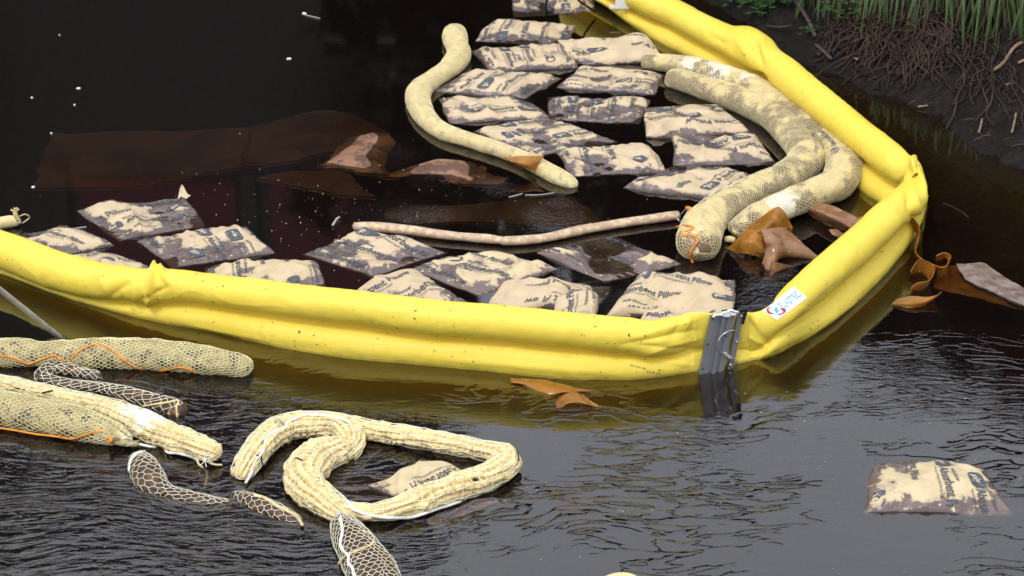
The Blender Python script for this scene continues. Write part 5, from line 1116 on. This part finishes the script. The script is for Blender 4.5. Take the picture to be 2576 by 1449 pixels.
def rootmesh(x0, x1, y0, y1, n_, rs, slant=-.25):
    parts = []
    for k in range(n_):
        x = rs.uniform(x0, x1); ys = rs.uniform(y0, y0 + (y1 - y0) * .5); ye = rs.uniform(ys + 30, y1); pts = []; st = 6; drift = rs.gauss(slant, .6)
        for i in range(st + 1):
            q = i / st; yy = ys + (ye - ys) * q; xx = x + drift * (yy - ys) + rs.gauss(0, 8); P = G(xx, max(yy, 1)) if yy > 0 else G(xx, 1) + np.array([0, .05, .08])
            pts.append(P + np.array([rs.gauss(0, .006), -.015 - rs.uniform(0, .05) * math.sin(q * 3.1), .01 + rs.uniform(0, .05) * math.sin(q * 3.1)]))
        Q, _ = resample(np.array(pts), step=.02); r = np.linspace(rs.uniform(.0026, .0062), .0014, len(Q))
        T = cord(Q, .004, 5, .02); m_ = len(T[0]); 
        parts.append(cord(pts, rs.uniform(.0016, .0046), 5, .02))
    return merge(parts)
RT = [((2105, 2185, 10, 150), 26, 'sparse thin roots on the left of the bank face'), ((2185, 2270, 10, 205), 44, 'slanting brown roots left of the main tangle'), ((2250, 2345, 10, 240), 70, 'thick hanging root tangle in the middle of the bank'), ((2330, 2410, 10, 190), 46, 'short root tangle under the broad-leaved grass'), ((2420, 2560, 60, 330), 30, 'scattered thin roots and stalks on the right bank')]
for k, (bx, n_, lab) in enumerate(RT):
    v, f = rootmesh(*bx, n_, random.Random(20 + k)); P = v.mean(0); e = empty('root_clump', P, lab, 'roots', 'roots hanging from the bank'); mesh('roots', v, f, M['root'], e)
def weed(x, y, n_, sp, lab, s=.016):
    P0 = G(x, max(y, 2)); e = empty('leafy_weed', P0, lab, 'weed', 'leafy weeds on the bank'); V = []; F = []; c = 0; st = []
    for k in range(n_):
        a = rs.uniform(0, 6.28); rr = sp * rs.uniform(.1, 1) ** .6; P = P0 + np.array([rr * math.cos(a), rr * .5 * math.sin(a) - .03, .02 + rs.uniform(0, 1) * sp * .9])
        if k % 3 == 0: st.append(cord([P0, (P0 + P) / 2 + np.array([0, 0, .02]), P], .0016, 4, .02))
        for q in range(3):
            b = a + q * 2.1; d = np.array([math.cos(b), math.sin(b) * .6, rs.uniform(-.2, .4)]); w = np.cross(d, [0, -.5, .85]); w /= np.linalg.norm(w); L = s * rs.uniform(.7, 1.5)
            V += [P, P + d * L * .5 + w * L * .42, P + d * L, P + d * L * .5 - w * L * .42]; F += [(c, c + 1, c + 2, c + 3)]; c += 4
    mesh('leaves', V, F, M['weed'], e, smooth=False); mesh('stems', *merge(st), M['root'], e)
weed(1905, 38, 46, .10, 'leafy weed growing behind the boom hump'); weed(1945, 8, 40, .10, 'leafy weed at the top edge above the boom hump'); weed(2120, 45, 60, .12, 'feathery bright green weed at the left of the grasses', .012)
weed(2030, 90, 12, .05, 'small weed on the mud below the feathery one', .013); weed(2175, 85, 8, .05, 'tiny weed beside the slanting roots', .012); weed(1850, 15, 26, .08, 'dim weed against the dark bank behind the boom')
weed(2010, 15, 30, .10, 'low weed cluster between the boom hump and the grasses', .014)
def bstick(pts, r, mat, label, lift=.02, cat='stick'):
    P = [G(*D(3, x, y)) + np.array([0, -.01, lift]) for x, y in pts]; tag(mesh('stick', *cord(P, r, 6, .02), M[mat]), label, cat, 'sticks on the mud bank')
M['stick'] = simple('bleached_stick', (.26, .17, .11), .7, .3, var=.2)
M['stick_dark'] = simple('dark_stick', (.07, .05, .045), .7, .3, var=.2)
bstick([(2295, 540), (2370, 490), (2440, 390), (2480, 350), (2520, 332)], .0085, 'stick', 'bleached crooked stick on the mud at the right')
bstick([(865, 55), (930, 150), (980, 240), (1015, 325)], .010, 'stick_dark', 'long dark stick leaning down the bank beside the weeds', .05)
bstick([(1020, 345), (1080, 395), (1135, 450)], .009, 'stick_dark', 'dark stick lying on the mud below the leaning one')
bstick([(670, 225), (760, 232), (850, 220)], .005, 'stick_dark', 'thin dark stick above the boom hump', .03)
bstick([(1290, 440), (1330, 455)], .008, 'stick', 'short pale stick left of the root tangle')
bstick([(2400, 640), (2445, 625)], .006, 'stick', 'tiny pale stick below the crooked one')
bstick([(2200, 1000), (2215, 950), (2225, 900)], .005, 'stick', 'upright reed stub on the lower right mud', .03)
bstick([(2440, 1000), (2455, 940), (2470, 860)], .005, 'stick', 'taller reed stub nearest the right edge', .03)
bstick([(1760, 797), (1835, 788)], .005, 'stick', 'pale straw at the waterline of the mud')
bstick([(2490, 480), (2540, 455), (2600, 440)], .007, 'stick', 'pale stick cut by the right edge below the grass')
# clods of mud, past counting
V, F = [], []; n = 0; rs2 = random.Random(3)
for k in range(520):
    x, y = rs2.uniform(1950, 2620), rs2.uniform(60, 430)
    P = G(x, y)
    if P[2] < .005: continue
    s = rs2.choice([.006, .010, .016, .024]); m_ = 5
    th = np.linspace(0, 6.28, m_, endpoint=False) + rs2.random()
    r1_ = [P + np.array([s * rs2.uniform(.7, 1.3) * math.cos(a), s * rs2.uniform(.7, 1.3) * math.sin(a), -.006]) for a in th]; r2_ = [P + np.array([s * .6 * math.cos(a + .4), s * .6 * math.sin(a + .4), s * .5]) for a in th]
    V += r1_ + r2_ + [P + np.array([0, 0, s * .75])]; F += [(n + i, n + (i + 1) % m_, n + m_ + (i + 1) % m_, n + m_ + i) for i in range(m_)] + [(n + m_ + i, n + m_ + (i + 1) % m_, n + 2 * m_) for i in range(m_)]; n += 2 * m_ + 1
tag(mesh('mud_clods', V, F, M['mud']), 'clods and crumbs of dark mud on the bank', kind='stuff')

V, F = [], []; sp_ = []
for k in range(230):
    x, y = rs2.uniform(1960, 2600), rs2.uniform(20, 400); P = G(x, y)
    if P[2] < .01: continue
    a = rs2.uniform(0, 6.28); L = rs2.uniform(.015, .07); q = np.array([math.cos(a) * L, math.sin(a) * L * .6, 0]); P2 = P + q; P2[2] = float(ground_h(np.array([P2[0]]), np.array([P2[1]]))[0])
    sp_.append(cord(np.array([P + [0, 0, .006], (P + P2) / 2 + [0, 0, .012], P2 + [0, 0, .006]]), rs2.uniform(.0012, .0028), 4, .02))
tag(mesh('straw_litter', *merge(sp_), M['straw']), 'broken straw and plant litter on the mud', kind='stuff')
# bushes on top of the bank: added unseen above the frame to shade the mud and darken the water's mirror
for k, (x, dy, H_, R2, lab) in enumerate([(1700, .5, 0.99, .8, 'leftmost bush on the bank top, behind the far end of the boom'), (1900, .45, 1.14, .85, 'bush on the bank top above the boom hump'), (2120, .5, 1.25, .9, 'bush on the bank top above the slanting roots'),
        (2340, .5, 0.95, .9, 'tall bush on the bank top above the root tangle'), (2560, .5, 0.85, .9, 'bush on the bank top above the right-hand grass'), (2800, .4, 0.7, .95, 'rightmost bush on the bank top, beyond the frame')]):
    P = G(min(x, 2576), 0); P = P + np.array([(x - min(x, 2576)) / 500 * 1., dy + .55, 0]); gz = float(ground_h(np.array([P[0]]), np.array([P[1]]))[0])
    e = empty('bush', (P[0], P[1], gz), lab, 'bush', 'bushes on the bank top')
    o = bpy.data.objects.new('foliage', protos[k % 3]); col.objects.link(o); o.parent = e; o.location = (0, 0, H_ * .62); s_ = R2 / 3.4; o.scale = (s_, s_, H_ / 15.0); o.rotation_euler = (0, 0, k * 1.1)
    b0 = np.array([P[0], P[1], gz]); mesh('stems', *merge([cord(np.array([b0 + [0, 0, -.05], b0 + [.1 * math.cos(a), .1 * math.sin(a), H_ * .3], b0 + [.4 * math.cos(a), .4 * math.sin(a), H_ * .7]]), .014, 5, .1) for a in (0, 1.3, 2.6, 3.9, 5.2)]), M['bark'], e)
